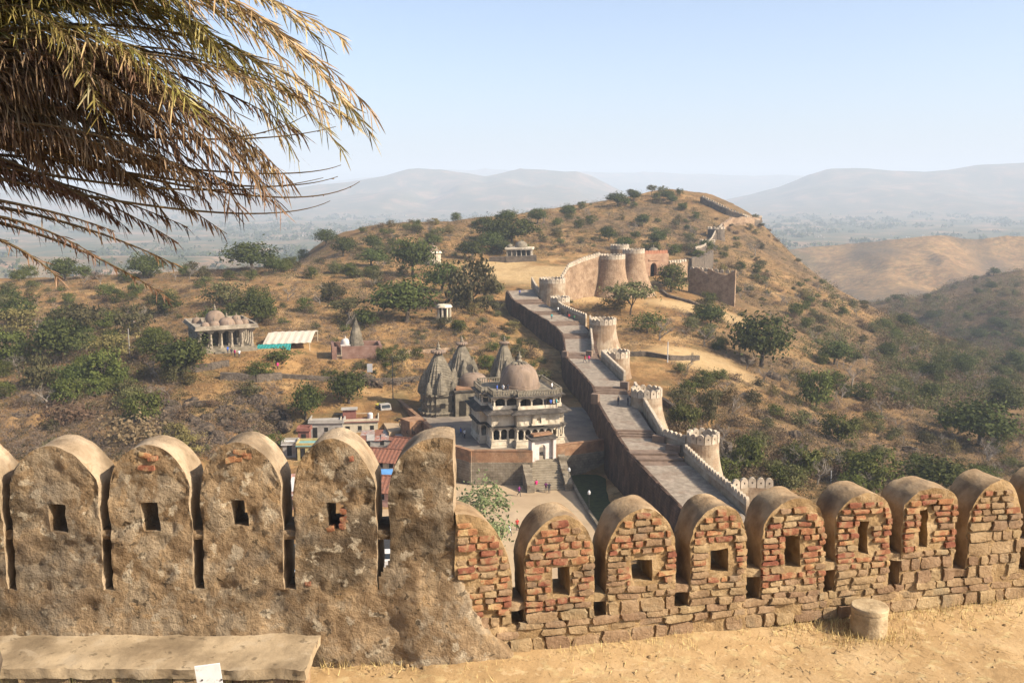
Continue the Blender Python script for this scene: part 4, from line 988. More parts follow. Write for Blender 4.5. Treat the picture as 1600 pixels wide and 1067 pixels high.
# ---------------------------------------------------------------- towers of the courtyard
def at_court(px, py, Y=None, z=COURT_Z):
    p = PZ(px, py, z) if Y is None else PY(px, py, Y); p.z = z; return p
shikhara('temple_spire', 'large grey stone temple spire left of the great dome', at_court(686, 645), R(15), 6.4, 4.2, 7.2)
shikhara('temple_spire', 'grey temple spire rising behind the low dome', PY(722, 600, 197)*1.0+Vector((0, 0, -1.5)), R(15), 5.6, 3.5, 6.3)
shikhara('temple_spire', 'slim grey temple spire behind the great dome', PY(788, 600, 192)+Vector((0, 0, -1.5)), R(15), 4.7, 3.2, 6.6)
ld = empty('low_domed_hall', (PY(741, 600, 179).x, 179, COURT_Z), R(15), 'low hall with a flattened pink dome between the spires and the great dome', 'hall')
MB().box(-4.4, 4.4, -3.6, 3.6, -.5, 4.7).build('wall', M_grey, ld); MB().box(-4.7, 4.7, -3.9, 3.9, 4.7, 4.95).build('eave', M_eave, ld)
MB().box(-4.2, 4.2, -3.4, 3.4, 4.95, 5.3).build('roof', M_brk, ld)
for i in range(4): MB().box(-3.6+i*2.0, -2.4+i*2.0, -3.72, -3.61, .2, 3.0).build('doorway', M_dark, ld)
dome(ld, -.2, 0, 5.55, 2.75, 2.0, M_dome, 1.0, False)
# ---------------------------------------------------------------- courtyard, boundary wall, gate, stairs
WT = -39.95
WP = [PZ(*p, WT) for p in ((657,607),(609,613),(657,653),(690,684),(704,695),(736,704),(783,704),(829,704))]; WP2 = [PZ(*p, WT) for p in ((862,697),(900,692),(940,687))]
fl = [(p.x, p.y) for p in WP+WP2]+[(17, 178), (8, 196)]
tag(MB().prism(fl, COURT_Z-1.5, COURT_Z).build('courtyard_floor', M_yard), kind='structure')
cw = empty('courtyard_wall', tuple(WP[5]), 0, 'brick-topped stone boundary wall round the temple courtyard', 'wall'); o0 = WP[5]
def wall_seg(a, b, th=.55, low=-45.9, k=[0]):
    k[0] += 1; th = th*(1+.02*k[0])
    a = a-o0; b = b-o0; d = Vector((b.x-a.x, b.y-a.y, 0)).normalized(); n = Vector((-d.y, d.x, 0))*th/2; e = d*th*.5
    for (z0, z1, k, m, nm) in ((-41.75, WT, 1.0, M_brk, 'brick_course'), (low, -41.75, 1.15, M_ashlar, 'stone_base')):
        q = [a-e-n*k, b+e-n*k, b+e+n*k, a-e+n*k]
        MB().prism([(p.x, p.y) for p in q], z0-o0.z, z1-o0.z).build(nm, m, cw)
    k_ = len(cw.children)
    q = [a-e-n*1.25, b+e-n*1.25, b+e+n*1.25, a-e+n*1.25]; MB().prism([(p.x, p.y) for p in q], WT-o0.z+.004, WT-o0.z+.12+.004*(k_%5)).build('coping', M_brk, cw)
for i in range(len(WP)-1): wall_seg(WP[i], WP[i+1])
for i in range(len(WP2)-1): wall_seg(WP2[i], WP2[i+1])
# retaining step: the wall stands back between two corners
tower = PZ(646, 657, WT)-o0; MB().cbox((tower.x, tower.y, -6), (3.4, 3.4, 6.35), R(35)).build('corner_tower', M_brk, cw)
g_l = PZ(831, 702, WT); g_r = PZ(860, 698, WT); gd = (g_r-g_l); gang = math.atan2(gd.y, gd.x); gw = math.hypot(gd.x, gd.y)
portal = empty('temple_portal', (g_l.x, g_l.y, -41.7), gang, 'small white arched gateway at the head of the temple stairs', 'gateway')
pw = arched_wall(gw+.6, 3.4, .8, (gw+.6)/2, 1.15, 2.4, M_wdome, 'arch_wall', portal); pw.location = (-.3, -.4, 0)
for x in (-.25, gw+.25): MB().cbox((x, -.35, 0), (.5, 1.2, 3.3)).build('pillar', M_wdome, portal)
MB().prism([(-.7, -1.3), (gw+.7, -1.3), (gw+.7, 1.0), (-.7, 1.0)], 3.42, [3.5, 3.5, 3.9, 3.9]).build('hood', M_eave, portal)
MB().box(0, gw, -.6, .6, 3.9, 4.25).build('attic', M_brk, portal)
# flight of stairs
sA = PZ(826, 719, -41.75); sB = PZ(869, 717, -41.75); stv = empty('temple_stairs', (sA.x, sA.y, PLAZA_Z), math.atan2(sB.y-sA.y, sB.x-sA.x), 'steep flight of stone stairs between flanking walls up to the temple gateway', 'stairs')
sw = math.hypot(sB.x-sA.x, sB.y-sA.y)+.3; NS = 13; hS = (-41.75-PLAZA_Z)/NS; dS = .36
M_step = mat('stair_stone', [(.3, (.17, .135, .09)), (.7, (.30, .25, .175))], 1.2, bump=.3, bscale=6, bdist=.05)
for k in range(NS): MB().box(0, sw, -dS*(NS-k), -dS*(NS-k-1)-.002 if k < NS-1 else .6, -.4, hS*(k+1)).build('step', M_step, stv)
for x in (-1.2, sw+.02):
    MB().prism([(x, -dS*NS-.6), (x+1.15, -dS*NS-.6), (x+1.15, .5), (x, .5)], -.5, [1.2, 1.2, NS*hS+.6, NS*hS+.6]).build('flank_wall', M_ashlar, stv)
    for k in range(3): MB().cbox((x+.58, -dS*NS+.3+k*1.9, 0), (1.3, .7, 1.5+k*1.35)).build('pedestal', M_ashlar, stv)
# plaza sheet, lawn and kerb
pz = [(-24, 98), (6, 98), (11.5, 112), (14.6, 126), (16.4, 147.5), (9, 149), (-8, 146.5), (-10, 149.5), (-16, 156), (-24, 150)]
tag(MB().prism(pz, PLAZA_Z-.5, PLAZA_Z).build('plaza', M_plaza), kind='structure')
lawn = [PZ(884,722,-45.2), PZ(936,706,-45.2), PZ(1000,800,-45.2), PZ(960,850,-45.2), PZ(905,775,-45.2)]
tag(MB().prism([(p.x, p.y) for p in lawn], -46.2, -45.15).build('lawn', M_lawn), kind='structure')
kb = [PZ(884,735,PLAZA_Z), PZ(903,775,PLAZA_Z), PZ(925,810,PLAZA_Z), PZ(960,860,PLAZA_Z)]
ruin_wall('lawn_kerb', 'low dark stone kerb between the plaza and the shaded lawn', kb, .5, .5, M_ashlar, dig=.4)
M_tan = mat('pillared_temple_sandstone', [(.3, (.17, .135, .095)), (.5, (.26, .215, .155)), (.7, (.36, .30, .225))], .9, bump=.6, bscale=4, bdist=.1, mix=[((.10, .08, .06), .6, .53, .68, .6)])
# ---------------------------------------------------------------- pillared temple on the left terrace
na = R(27); nc = PZ(312, 552, -32.7); W, D = 11.2, 14.0
nk = empty('pillared_temple', (nc.x, nc.y, -32.7), na, 'open pillared stone temple with many small domes on the terraced hillside, left', 'temple')
MB().box(-.5, W+.5, -.5, D+.5, -1.5, .45).build('plinth', M_grey, nk); MB().box(-.2, W+.2, -.2, D+.2, .45, .8).build('floor_slab', M_grey, nk)
c2 = MB(); c2.cbox((0, 0, 0), (.62, .62, .5)); c2.lathe([(.27, .5), (.24, 1.6), (.32, 1.7), (.24, 1.8), (.22, 3.0), (.34, 3.1)], 10); c2.cbox((0, 0, 3.1), (.95, .6, .22)); c2.cbox((0, 0, 3.32), (1.3, .62, .2)); c2 = c2.mesh('column', M_tan)
for i in range(6): link('column', c2, nk, (.35+i*(W-.7)/5, .3, .8))
for i in range(1, 7): link('column', c2, nk, (W-.35, .3+i*(D-1.2)/6, .8), (0, 0, math.pi/2))
for i in range(1, 5): link('column', c2, nk, (.35+i*(W-.7)/5, 2.8, .8))
MB().box(0, .5, 1.2, D, .8, 4.32).build('side_wall', M_grey, nk); MB().box(.5, W, D-.5, D, .8, 4.32).build('rear_wall', M_grey, nk)
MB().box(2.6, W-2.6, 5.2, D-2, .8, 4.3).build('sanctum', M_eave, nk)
MB().box(4.6, 6.4, 5.1, 5.19, .8, 3.2).build('sanctum_door', M_dark, nk)
MB().box(-.15, W+.15, -.15, D+.15, 4.32, 4.75).build('beam', M_tan, nk)
mb = MB().prism([(-.9, -.9), (W+.9, -.9), (W+.9, D+.9), (-.9, D+.9)], 4.72, 4.95); mb.build('roof_slab', M_tan, nk)
for (a, b, c, d) in ((-.7, W+.7, -.7, -.3), (-.7, W+.7, D+.3, D+.7), (-.7, -.3, -.3, D+.3), (W+.3, W+.7, -.3, D+.3)): MB().box(a, b, c, d, 4.952, 5.55).build('roof_parapet', M_tan, nk)
dome(nk, W*.42, D*.55, 5.5, 2.2, 2.3, M_dome, 1.5, False)
for (x, y, r) in ((W*.55, 2.6, 1.75), (1.7, 2.2, .95), (3.6, 2.4, 1.15), (8.6, 3.0, 1.1), (10.2, 4.5, .95), (1.4, D-3, 1.0), (9.8, D-3, 1.0)): dome(nk, x, y, 5.2, r, r*.95, M_dome, r*.7, False, 20, .3)
MB().box(2.5, 8.5, -2.2, -.5, -1.4, -.35).build('front_steps', M_grey, nk); MB().box(2.9, 8.1, -1.4, -.5, -.35, .1).build('front_steps', M_grey, nk)
# terrace under it
ruin_wall('terrace_wall', 'low rubble terrace wall in front of the pillared temple', Gs((278,566),(298,580),(330,576),(358,570)), 1.1, .8, M_dstone)
ruin_wall('terrace_wall', 'long garden terrace wall behind the green tree above the village', Gs((440,590),(480,593),(520,595),(560,596),(610,597),(655,594)), .8, .6, M_dstone)
ruin_wall('terrace_wall', 'stony retaining bank below the pillared temple steps', Gs((345,592),(400,596),(440,592)), 1.3, 1.2, M_dstone)
ruin_wall('garden_wall', 'thin garden wall along the upper lawn behind the spires', Gs((590,562),(640,552),(700,548),(748,545)), .7, .5, M_bast)
# ---------------------------------------------------------------- red-walled shrine
sc_ = PZ(519, 561, -34.1); sr = R(12)
sh = empty('walled_shrine', (sc_.x, sc_.y, -34.1), sr, 'small stone spire shrine inside a red-brown walled enclosure on the garden terrace', 'shrine')
M_redw = mat('enclosure_red_plaster', [(.3, (.13, .07, .05)), (.5, (.195, .11, .08)), (.7, (.25, .16, .12))], .8, bump=.4, bscale=4, bdist=.08, mix=[((.13, .09, .065), .5, .54, .68, .6)])
for (a, b, c, d, h) in ((0, 1.0, 0, .5, 2.5), (2.0, 10.4, 0, .5, 2.5), (-.02, .5, .5, 8, 2.6), (9.9, 10.4, .5, 8, 2.4), (.5, 9.9, 7.5, 8, 2.4)): MB().box(a, b, c, d, -1, h).build('enclosure_wall', M_redw, sh)
MB().box(.5, 9.9, .5, 7.5, -.9, .15).build('floor', M_plaza, sh)
link('spire', spire_mesh(2.9, 4.6, M_grey, 18), sh, (5.2, 3.8, 2.6)); MB().prism([(x+5.2, y+3.8) for x, y in redent(1.6)], .1, 2.6).build('base_block', M_grey, sh)
finial(sh, 5.2, 3.8, 7.1, 1.1, M_grey)
pv = MB().box(1.9, 4.0, 2.6, 4.6, 2.25, 2.5).build('pavilion_roof', M_wdome, sh)
for (x, y) in ((2.1, 2.8), (3.8, 2.8), (2.1, 4.4), (3.8, 4.4)): MB().cbox((x, y, .1), (.26, .26, 2.15)).build('pavilion_post', M_cream, sh)
dome(sh, 2.95, 3.6, 2.75, .95, 1.0, M_wdome, .6, False, 20, .3, mf=M_wdome)
# ---------------------------------------------------------------- white canopy tent with teal side cloth
tp = PZ(406, 548, -33.6); tent = empty('canopy_tent', (tp.x-.3, tp.y-1.5, -33.6), R(14), 'long white canopy tent with a teal cloth side between the two shrines', 'tent')
M_tent = mat('tent_canvas', [(.3, (.34, .29, .22)), (.7, (.48, .42, .33))], 1.2, stretch=(4, .3, 1)); M_teal = mat('teal_cloth', [(.3, (.02, .16, .15)), (.7, (.04, .28, .26))], 1.5)
mb = MB(); nx = 14
for i in range(nx+1):
    x = i*8.8/nx; s = .12*(i % 2)
    mb.v += [(x+1.1, 0, 1.4+s), (x+2.2, 4.5, 2.9+s*.5), (x+3.0, 8.5, 2.4+s)]
for i in range(nx):
    for j in range(2): mb.f.append([i*3+j, (i+1)*3+j, (i+1)*3+j+1, i*3+j+1])
mb.m = [0]*len(mb.f); ro = mb.build('canvas_roof', M_tent, tent); ro.modifiers.new('s', 'SOLIDIFY').thickness = .06
mb = MB(); n = 22
for i in range(n+1): t = i/n; a = .18*(i % 2); mb.v += [(-.3+a*.3+t*6.4, -.35-a, .15), (.3+t*6.0, -.1+a, 1.35+.12*(i % 2))]
for i in range(n): mb.f.append([i*2, i*2+2, i*2+3, i*2+1])
mb.m = [0]*n; so = mb.build('side_cloth', M_teal, tent); so.modifiers.new('s', 'SOLIDIFY').thickness = .04
tent.scale = (1.15, 1.25, 1.1)
for (x, y, z) in ((1.2, .1, 1.4), (9.7, .1, 1.4), (3.2, 8.3, 2.4), (11.6, 8.3, 2.4), (5.2, .1, 1.4)): MB().cbox((x, y, -.6), (.1, .1, z+.55)).build('pole', M_cream, tent)
# ---------------------------------------------------------------- small far shrines
def kiosk(name, label, p, r, h, dm, n=8, cat='shrine', mdome=M_dome):
    o = empty(name, tuple(p), R(10), label, cat)
    MB().lathe([(r*1.15, -1.5), (r*1.15, .5), (r*1.05, .55)], n).build('plinth', M_grey, o)
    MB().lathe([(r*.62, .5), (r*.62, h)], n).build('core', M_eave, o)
    me = MB().cbox((0, 0, 0), (r*.2, r*.2, h-.5)).mesh('column', M_cream)
    k = n*2 if r > 3 else n
    for i in range(k): a = 2*math.pi*(i+.5)/k; link('column', me, o, (r*.86*math.cos(a), r*.86*math.sin(a), .5), (0, 0, a))
    MB().lathe([(r*1.12, h), (r*1.18, h+.15), (r*1.0, h+.6), (r*.9, h+.75)], n).build('cornice', M_cream, o)
    if dm: dome(o, 0, 0, h+.75, r*dm, r*dm*.95, mdome, r*.35, False, 24, .4)
    return o
p = G(676, 413); kiosk('domed_shrine', 'round pillared shrine with a pink dome among trees, centre left', p, 3.1, 4.0, .72, 10)
p = G(694, 502); kiosk('roofless_kiosk', 'small octagonal stone kiosk without a dome beside the big round tree', p, 1.9, 3.6, 0, 8, 'kiosk')
p = PY(812, 403, 370); p.z = -25.0
hs = empty('domed_hall', tuple(p), R(-6), 'square stone temple with a grey dome on the sandy saddle left of the rampart top', 'temple')
MB().box(-5.2, 5.2, -4, 4, -1.5, .8).build('plinth', M_grey, hs)
for i in range(6): link('column', c2, hs, (-4.6+i*1.84, -3.6, .8), (0, 0, 0), (1, 1, .8))
for i in range(1, 4): link('column', c2, hs, (4.6, -3.6+i*2.2, .8), (0, 0, 0), (1, 1, .8))
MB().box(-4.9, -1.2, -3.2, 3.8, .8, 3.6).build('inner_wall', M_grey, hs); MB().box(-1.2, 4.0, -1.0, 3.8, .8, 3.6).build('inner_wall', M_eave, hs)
MB().box(-5.3, 5.3, -4.2, 4.2, 3.62, 4.3).build('roof', M_cream, hs); dome(hs, .6, 0, 4.6, 2.4, 2.1, M_grey, .8, False, 24)
for (x, y) in ((-3.8, -2.6), (-3.8, 2)): dome(hs, x, y, 4.5, .9, .9, M_grey, .5, False, 16, .3)
ruin_wall('platform_wall', 'long low stone platform beside the domed hall on the saddle', [PY(765,407,362), PY(790,406,361), PY(838,404,362)], 1.2, 2.0, M_dstone)
p = PY(1021, 388, 352); p.z = hz(p.x, p.y)
kiosk('domed_shrine', 'pale domed pavilion half hidden behind the gatehouse towers', p+Vector((0, 0, 1.2)), 3.6, 3.6, .6, 8, 'shrine', M_grey)
# ================================================================ VILLAGE, VEHICLES, POSTS, PEOPLE
def plain(name, c, rough=.8, var=.18, sc=1.5, **k):
    lo = tuple(v*(1-var) for v in c); hi = tuple(min(1, v*(1+var)) for v in c); return mat(name, [(.3, lo), (.7, hi)], sc, rough=rough, **k)
M_conc = plain('grey_render', (.30, .27, .23), bump=.3, bscale=5, bdist=.05, mix=[((.16, .14, .12), .6, .5, .68, .6)]); M_creamw = plain('cream_wall_paint', (.44, .37, .26), mix=[((.3, .24, .16), .8, .54, .68, .6)])
M_redp = plain('faded_red_paint', (.20, .085, .062)); M_yell = plain('yellow_wall_paint', (.36, .28, .12)); M_tealr = plain('teal_roof_paint', (.14, .27, .25)); M_pink = plain('pink_wall_paint', (.33, .2, .16))
M_tile = plain('clay_roof_tile', (.19, .08, .048), var=.35, sc=4, mix=[((.10, .06, .045), 1.2, .52, .66, .7)]); M_tin = plain('rusty_tin', (.24, .18, .15), var=.4, sc=2, mix=[((.3, .1, .06), .9, .5, .62, .8), ((.42, .4, .38), 1.5, .56, .64, .6)])
M_blue = plain('blue_paint', (.02, .25, .48), .45, .1); M_tarp = plain('blue_tarpaulin', (.08, .2, .38)); M_wht = plain('white_paint', (.48, .46, .43), .5, .06); M_glass = plain('dark_glass', (.02, .025, .03), .12, .1); M_rub = plain('tyre_rubber', (.018, .018, .018)); M_yel = plain('yellow_straw_load', (.42, .33, .05))
M_wood = plain('weathered_timber', (.16, .10, .06))
def house(label, px, py, z, w, d, h, rz, mw, roof='flat', mr=None, doors=1, wins=2, name='village_house'):
    p = PZ(px, py, z); o = empty(name, (p.x, p.y, z), rz, label, 'house'); mr = mr or mw
    MB().box(0, w, 0, d, -1, h).build('wall', mw, o)
    n = doors+wins
    for i in range(n):
        x = w*(i+.5)/n
        if i < doors: MB().box(x-.4, x+.4, -.04, .03, 0, 1.9).build('door', M_wood if i % 2 else M_dark, o)
        else:
            q = MB().box(x-.35, x+.35, -.03, .03, 1.1, 1.9).build('window', M_dark, o); MB().box(x-.45, x+.45, -.1, -.031, 1.0, 1.09).build('sill', M_conc, q)
    if roof == 'flat':
        MB().box(-.25, w+.25, -.25, d+.25, h, h+.18).build('roof', mr, o)
        for (a, b, c, e) in ((-.2, w+.2, -.2, 0), (-.2, w+.2, d, d+.2), (-.2, 0, 0, d), (w, w+.2, 0, d)): MB().box(a, b, c, e, h+.182, h+.6).build('roof_parapet', mw, o)
    elif roof == 'tile':
        mb = MB(); k = int(w/.28); rise = d*.28
        for i in range(k+1):
            x = -.4+(w+.8)*i/k; s = .07*(i % 2)
            mb.v += [(x, -.5, h-.15+s), (x, d/2, h+rise+s), (x, d+.5, h-.15+s)]
        for i in range(k):
            for j in range(2): mb.f.append([i*3+j, i*3+3+j, i*3+4+j, i*3+1+j])
        mb.m = [0]*len(mb.f); r = mb.build('tile_roof', mr, o); r.modifiers.new('s', 'SOLIDIFY').thickness = .08
        MB().prism([(0, .05), (.06, .05), (.06, d-.05), (0, d-.05)], h-.05, h+.05).build('gable', mw, o); MB().tube([(-.45, d/2, h+rise+.08), (w+.45, d/2, h+rise+.08)], .12, 6).build('ridge', mr, o)
    elif roof == 'tin':
        k = max(2, int(w/1.1))
        for i in range(k):
            for j in range(2):
                q = MB().box(0, w/k+.15, 0, d/2+.25, 0, .04).build('roof_sheet', [M_tin, M_conc, M_tile, mr][(i*3+j*2+len(label)) % 4], o, (-.2+i*w/k, -.2+j*d/2, h+.06+.05*((i+j) % 2)+.12*j), R(rb.uniform(-4, 4))); q.rotation_euler[0] = R(4+rb.uniform(-2, 3))
    return o
house('grey concrete house with a flat parapet roof at the back of the village', 484, 684, -44, 6.0, 5, 2.7, R(3), M_conc, 'flat', M_conc)
hb = house('cream walled house with a flat roof beside the lane to the temple', 534, 682, -44, 6.6, 4.5, 2.6, R(8), M_creamw, 'flat', M_redp)
MB().box(.2, 2.6, 2.4, 4.2, 2.85, 4.4).build('roof_room', M_redp, hb); MB().box(-.1, 2.9, 2.1, 4.4, 4.402, 4.5).build('roof_room_slab', M_conc, hb)
MB().lathe([(.5, 0), (.5, .9), (.3, 1.05), (.12, 1.1)], 14).build('water_tank', M_wht, hb, (5.2, 2.0, 2.8), smooth=False)
house('small faded red brick hut left of the grey house', 466, 694, -44.2, 2.0, 2, 2.4, R(3), M_redp, 'flat', M_redp, 1, 0)
house('yellow walled hut with a teal painted roof', 465, 717, -45, 3.7, 3, 2.2, R(4), M_yell, 'flat', M_tealr, 1, 1)
house('low shed under a white awning beside the yellow hut', 442, 712, -45, 2.3, 2.6, 1.9, R(4), M_conc, 'flat', M_wht, 1, 0)
house('long shed roofed with patched rusty tin sheets', 564, 706, -44.8, 7.4, 6, 1.9, R(6), M_conc, 'tin', M_tin, 1, 2)
house('house with a red clay tile roof below the courtyard wall', 609, 716, -45, 3.6, 4.5, 2.0, R(-24), M_creamw, 'tile', M_tile, 1, 1)
house('cream house with a sagging brown tile roof in the middle of the village', 571, 738, -45.2, 5.4, 5, 2.1, R(-14), M_creamw, 'tile', M_tile)
house('tile roofed house seen in the gap between two plastered merlons', 566, 790, -45.3, 6.0, 5.5, 2.3, R(-8), M_pink, 'tile', M_tile)
house('pink and white house at the left end of the village', 440, 800, -45.3, 3.0, 8.5, 2.5, R(2), M_pink, 'flat', M_wht)
house('tin roofed house behind the rounded plastered merlon', 482, 770, -45.3, 7.0, 6, 2.2, R(2), M_conc, 'tin', M_redp)
house('tile roofed hut with a blue tarpaulin nearest the plaza', 612, 762, -45.3, 3.8, 4, 2.0, R(-18), M_creamw, 'tile', M_tile)
t_ = PZ(592, 742, -42.9); to = tag(MB().prism([(0, 0), (2.1, .2), (2.2, 1.5), (.1, 1.4)], [0, 0, .5, .5], [.05, .05, .55, .55]).build('tarpaulin', M_tarp, None, tuple(t_)), 'bright blue tarpaulin spread over a village roof', 'tarpaulin')

def truck(label, loc, rz, mcab, mbed, load=None):
    o = empty('parked_truck', loc, rz, label, 'truck')     # front towards -y
    MB().box(-1.0, 1.0, -2.6, 3.2, .55, .85).build('chassis', M_iron, o)
    cab = MB().add([(-1.05, -2.9, .5), (1.05, -2.9, .5), (1.05, -1.2, .5), (-1.05, -1.2, .5), (-1.05, -2.9, 1.45), (1.05, -2.9, 1.45), (1.05, -1.2, 1.45), (-1.05, -1.2, 1.45), (-.95, -2.45, 2.35), (.95, -2.45, 2.35), (.95, -1.2, 2.35), (-.95, -1.2, 2.35)],
                   [(3, 2, 1, 0), (0, 1, 5, 4), (1, 2, 6, 5), (2, 3, 7, 6), (3, 0, 4, 7), (4, 5, 9, 8), (5, 6, 10, 9), (6, 7, 11, 10), (7, 4, 8, 11), (8, 9, 10, 11)]).build('cab', mcab, o)
    MB().add([(-.85, -2.86, 1.52), (.85, -2.86, 1.52), (.8, -2.52, 2.25), (-.8, -2.52, 2.25)], [(0, 1, 2, 3)]).build('windscreen', M_glass, cab)
    for s in (-1, 1):
        MB().box(s*1.04-.02, s*1.04+.02, -2.3, -1.4, 1.5, 2.1).build('side_window', M_glass, cab); MB().lathe([(.14, 0), (.14, .06)], 12).build('headlight', M_wht, cab, (s*.75, -2.97, .95)).rotation_euler = (R(90), 0, 0)
    MB().box(-1.1, 1.1, -3.05, -2.91, .45, .7).build('bumper', M_iron, cab)
    bed = MB().box(-1.1, 1.1, -1.05, 3.3, .86, 1.0).build('cargo_bed', mbed, o)
    for (a, b, c, d) in ((-1.1, -1.02, -1.05, 3.3), (1.02, 1.1, -1.05, 3.3), (-1.02, 1.02, -1.05, -.97), (-1.02, 1.02, 3.22, 3.3)): MB().box(a, b, c, d, 1.002, 1.75).build('side_board', mbed, bed)
    if load: wl = wallgrid('load', -1.0, 1.0, -.95, 3.2, 1.01, 1.95, load, .4, .25, 7); link('load', wl, o)
    for (x, y) in ((-1, -2.1), (1, -2.1), (-1, 2.1), (1, 2.1)):
        wh = MB().lathe([(.2, -.14), (.45, -.14), (.5, -.08), (.5, .08), (.45, .14), (.2, .14)], 16).build('wheel', M_rub, o, (x*.95, y, .5)); wh.rotation_euler = (0, R(90), 0)
        MB().lathe([(.05, -.15), (.24, -.15), (.24, .15), (.05, .15)], 12).build('rim', M_wht, wh)
    return o
p = PZ(598, 652, -41.9); truck('white truck with a yellow load parked in the lane beside the courtyard wall', (p.x-.6, p.y+3, -41.9), R(26), M_conc, M_conc, M_yel)
p = PZ(454, 905, -45.2); truck('blue truck seen through the slit between two plastered merlons', (p.x-.5, p.y+3, -45.2), R(4), M_blue, M_blue, M_blue)
p = PZ(598, 895, -45.2); truck('white and blue truck seen through the slit beside the tallest merlon', (p.x, p.y+3, -45.2), R(4), M_wht, M_blue, M_iron)
tag(MB().prism([(PZ(a, b, -41.95).x, PZ(a, b, -41.95).y) for a, b in ((575,620),(606,614),(640,668),(608,676))], -43, -41.92).build('lane', M_plaza), kind='structure')
def motorbike(label, loc, rz):
    o = empty('parked_motorbike', loc, rz, label, 'motorbike', 'motorbikes parked by the courtyard wall')
    for y in (-.62, .62):
        w_ = MB(); n = 14
        w_.lathe([(.2, -.05), (.3, -.05), (.3, .05), (.2, .05), (.2, -.05)], n, caps=False); q = w_.build('wheel', M_rub, o, (0, y, .3)); q.rotation_euler = (0, R(90), 0)
    MB().tube([(0, .62, .3), (0, .2, .55), (0, -.35, .75), (0, -.62, .3)], [.05, .12, .1, .04], 6).build('frame', M_iron, o); MB().box(-.12, .12, .0, .6, .72, .82).build('seat', M_rub, o); MB().tube([(-.32, -.3, 1.0), (0, -.42, .95), (.32, -.3, 1.0)], .025, 5).build('handlebar', M_iron, o)
for i in range(5): p = PZ(618+i*6, 655+i*6, -42); motorbike('dark motorbike in the row parked along the lane below the courtyard wall', (p.x, p.y, -41.9), R(60))
# posts
def post(name, label, p, h, r, m, cat, head=None):
    o = empty(name, tuple(p), 0, label, cat); MB().lathe([(r*1.3, -.5), (r*1.2, .2), (r, .25), (r*.8, h)], 8).build('pole', m, o)
    if head == 'lamp': MB().lathe([(.06, 0), (.2, .1), (.22, .45), (.08, .6), (.03, .7)], 10).build('lantern', M_wht, o, (0, 0, h)); 
    if head == 'arm':
        MB().box(-.8, .8, -.05, .05, h-.4, h-.3).build('crossarm', m, o)
    return o
post('lamp_post', 'black lamp post with a white lantern on the lawn edge near the foreground wall', PZ(920, 800, -45.3), 2.6, .06, M_iron, 'lamp post', 'lamp')
post('lamp_post', 'lamp post with a white lantern beside the foot of the temple stairs', PZ(889, 762, -45.3), 2.6, .06, M_iron, 'lamp post', 'lamp')
post('utility_pole', 'tall white pole on the slope right of the third bastion', G(1043, 566), 4.8, .12, M_wht, 'pole')
post('utility_pole', 'short white post standing in the brush behind the brick merlons', G(1298, 756)+Vector((0, 0, -.2)), 2.4, .1, M_wht, 'pole')
post('utility_pole', 'thin dark electric pole in the garden between shrine and spires', PZ(614, 620, -38.5), 8, .09, M_iron, 'pole', 'arm')
post('utility_pole', 'leaning grey pole among the green trees at far left', G(203, 560), 6.5, .1, M_conc, 'pole')
p = G(578, 588); sb = empty('notice_board', tuple(p), R(-5), 'white notice board on two posts in the terraced garden', 'notice board')
MB().box(-.55, .55, -.04, .04, .9, 2.6).build('board', M_wht, sb)
for x in (-.4, .4): MB().box(x-.05, x+.05, .05, .13, -.4, 2.5).build('post', M_iron, sb)
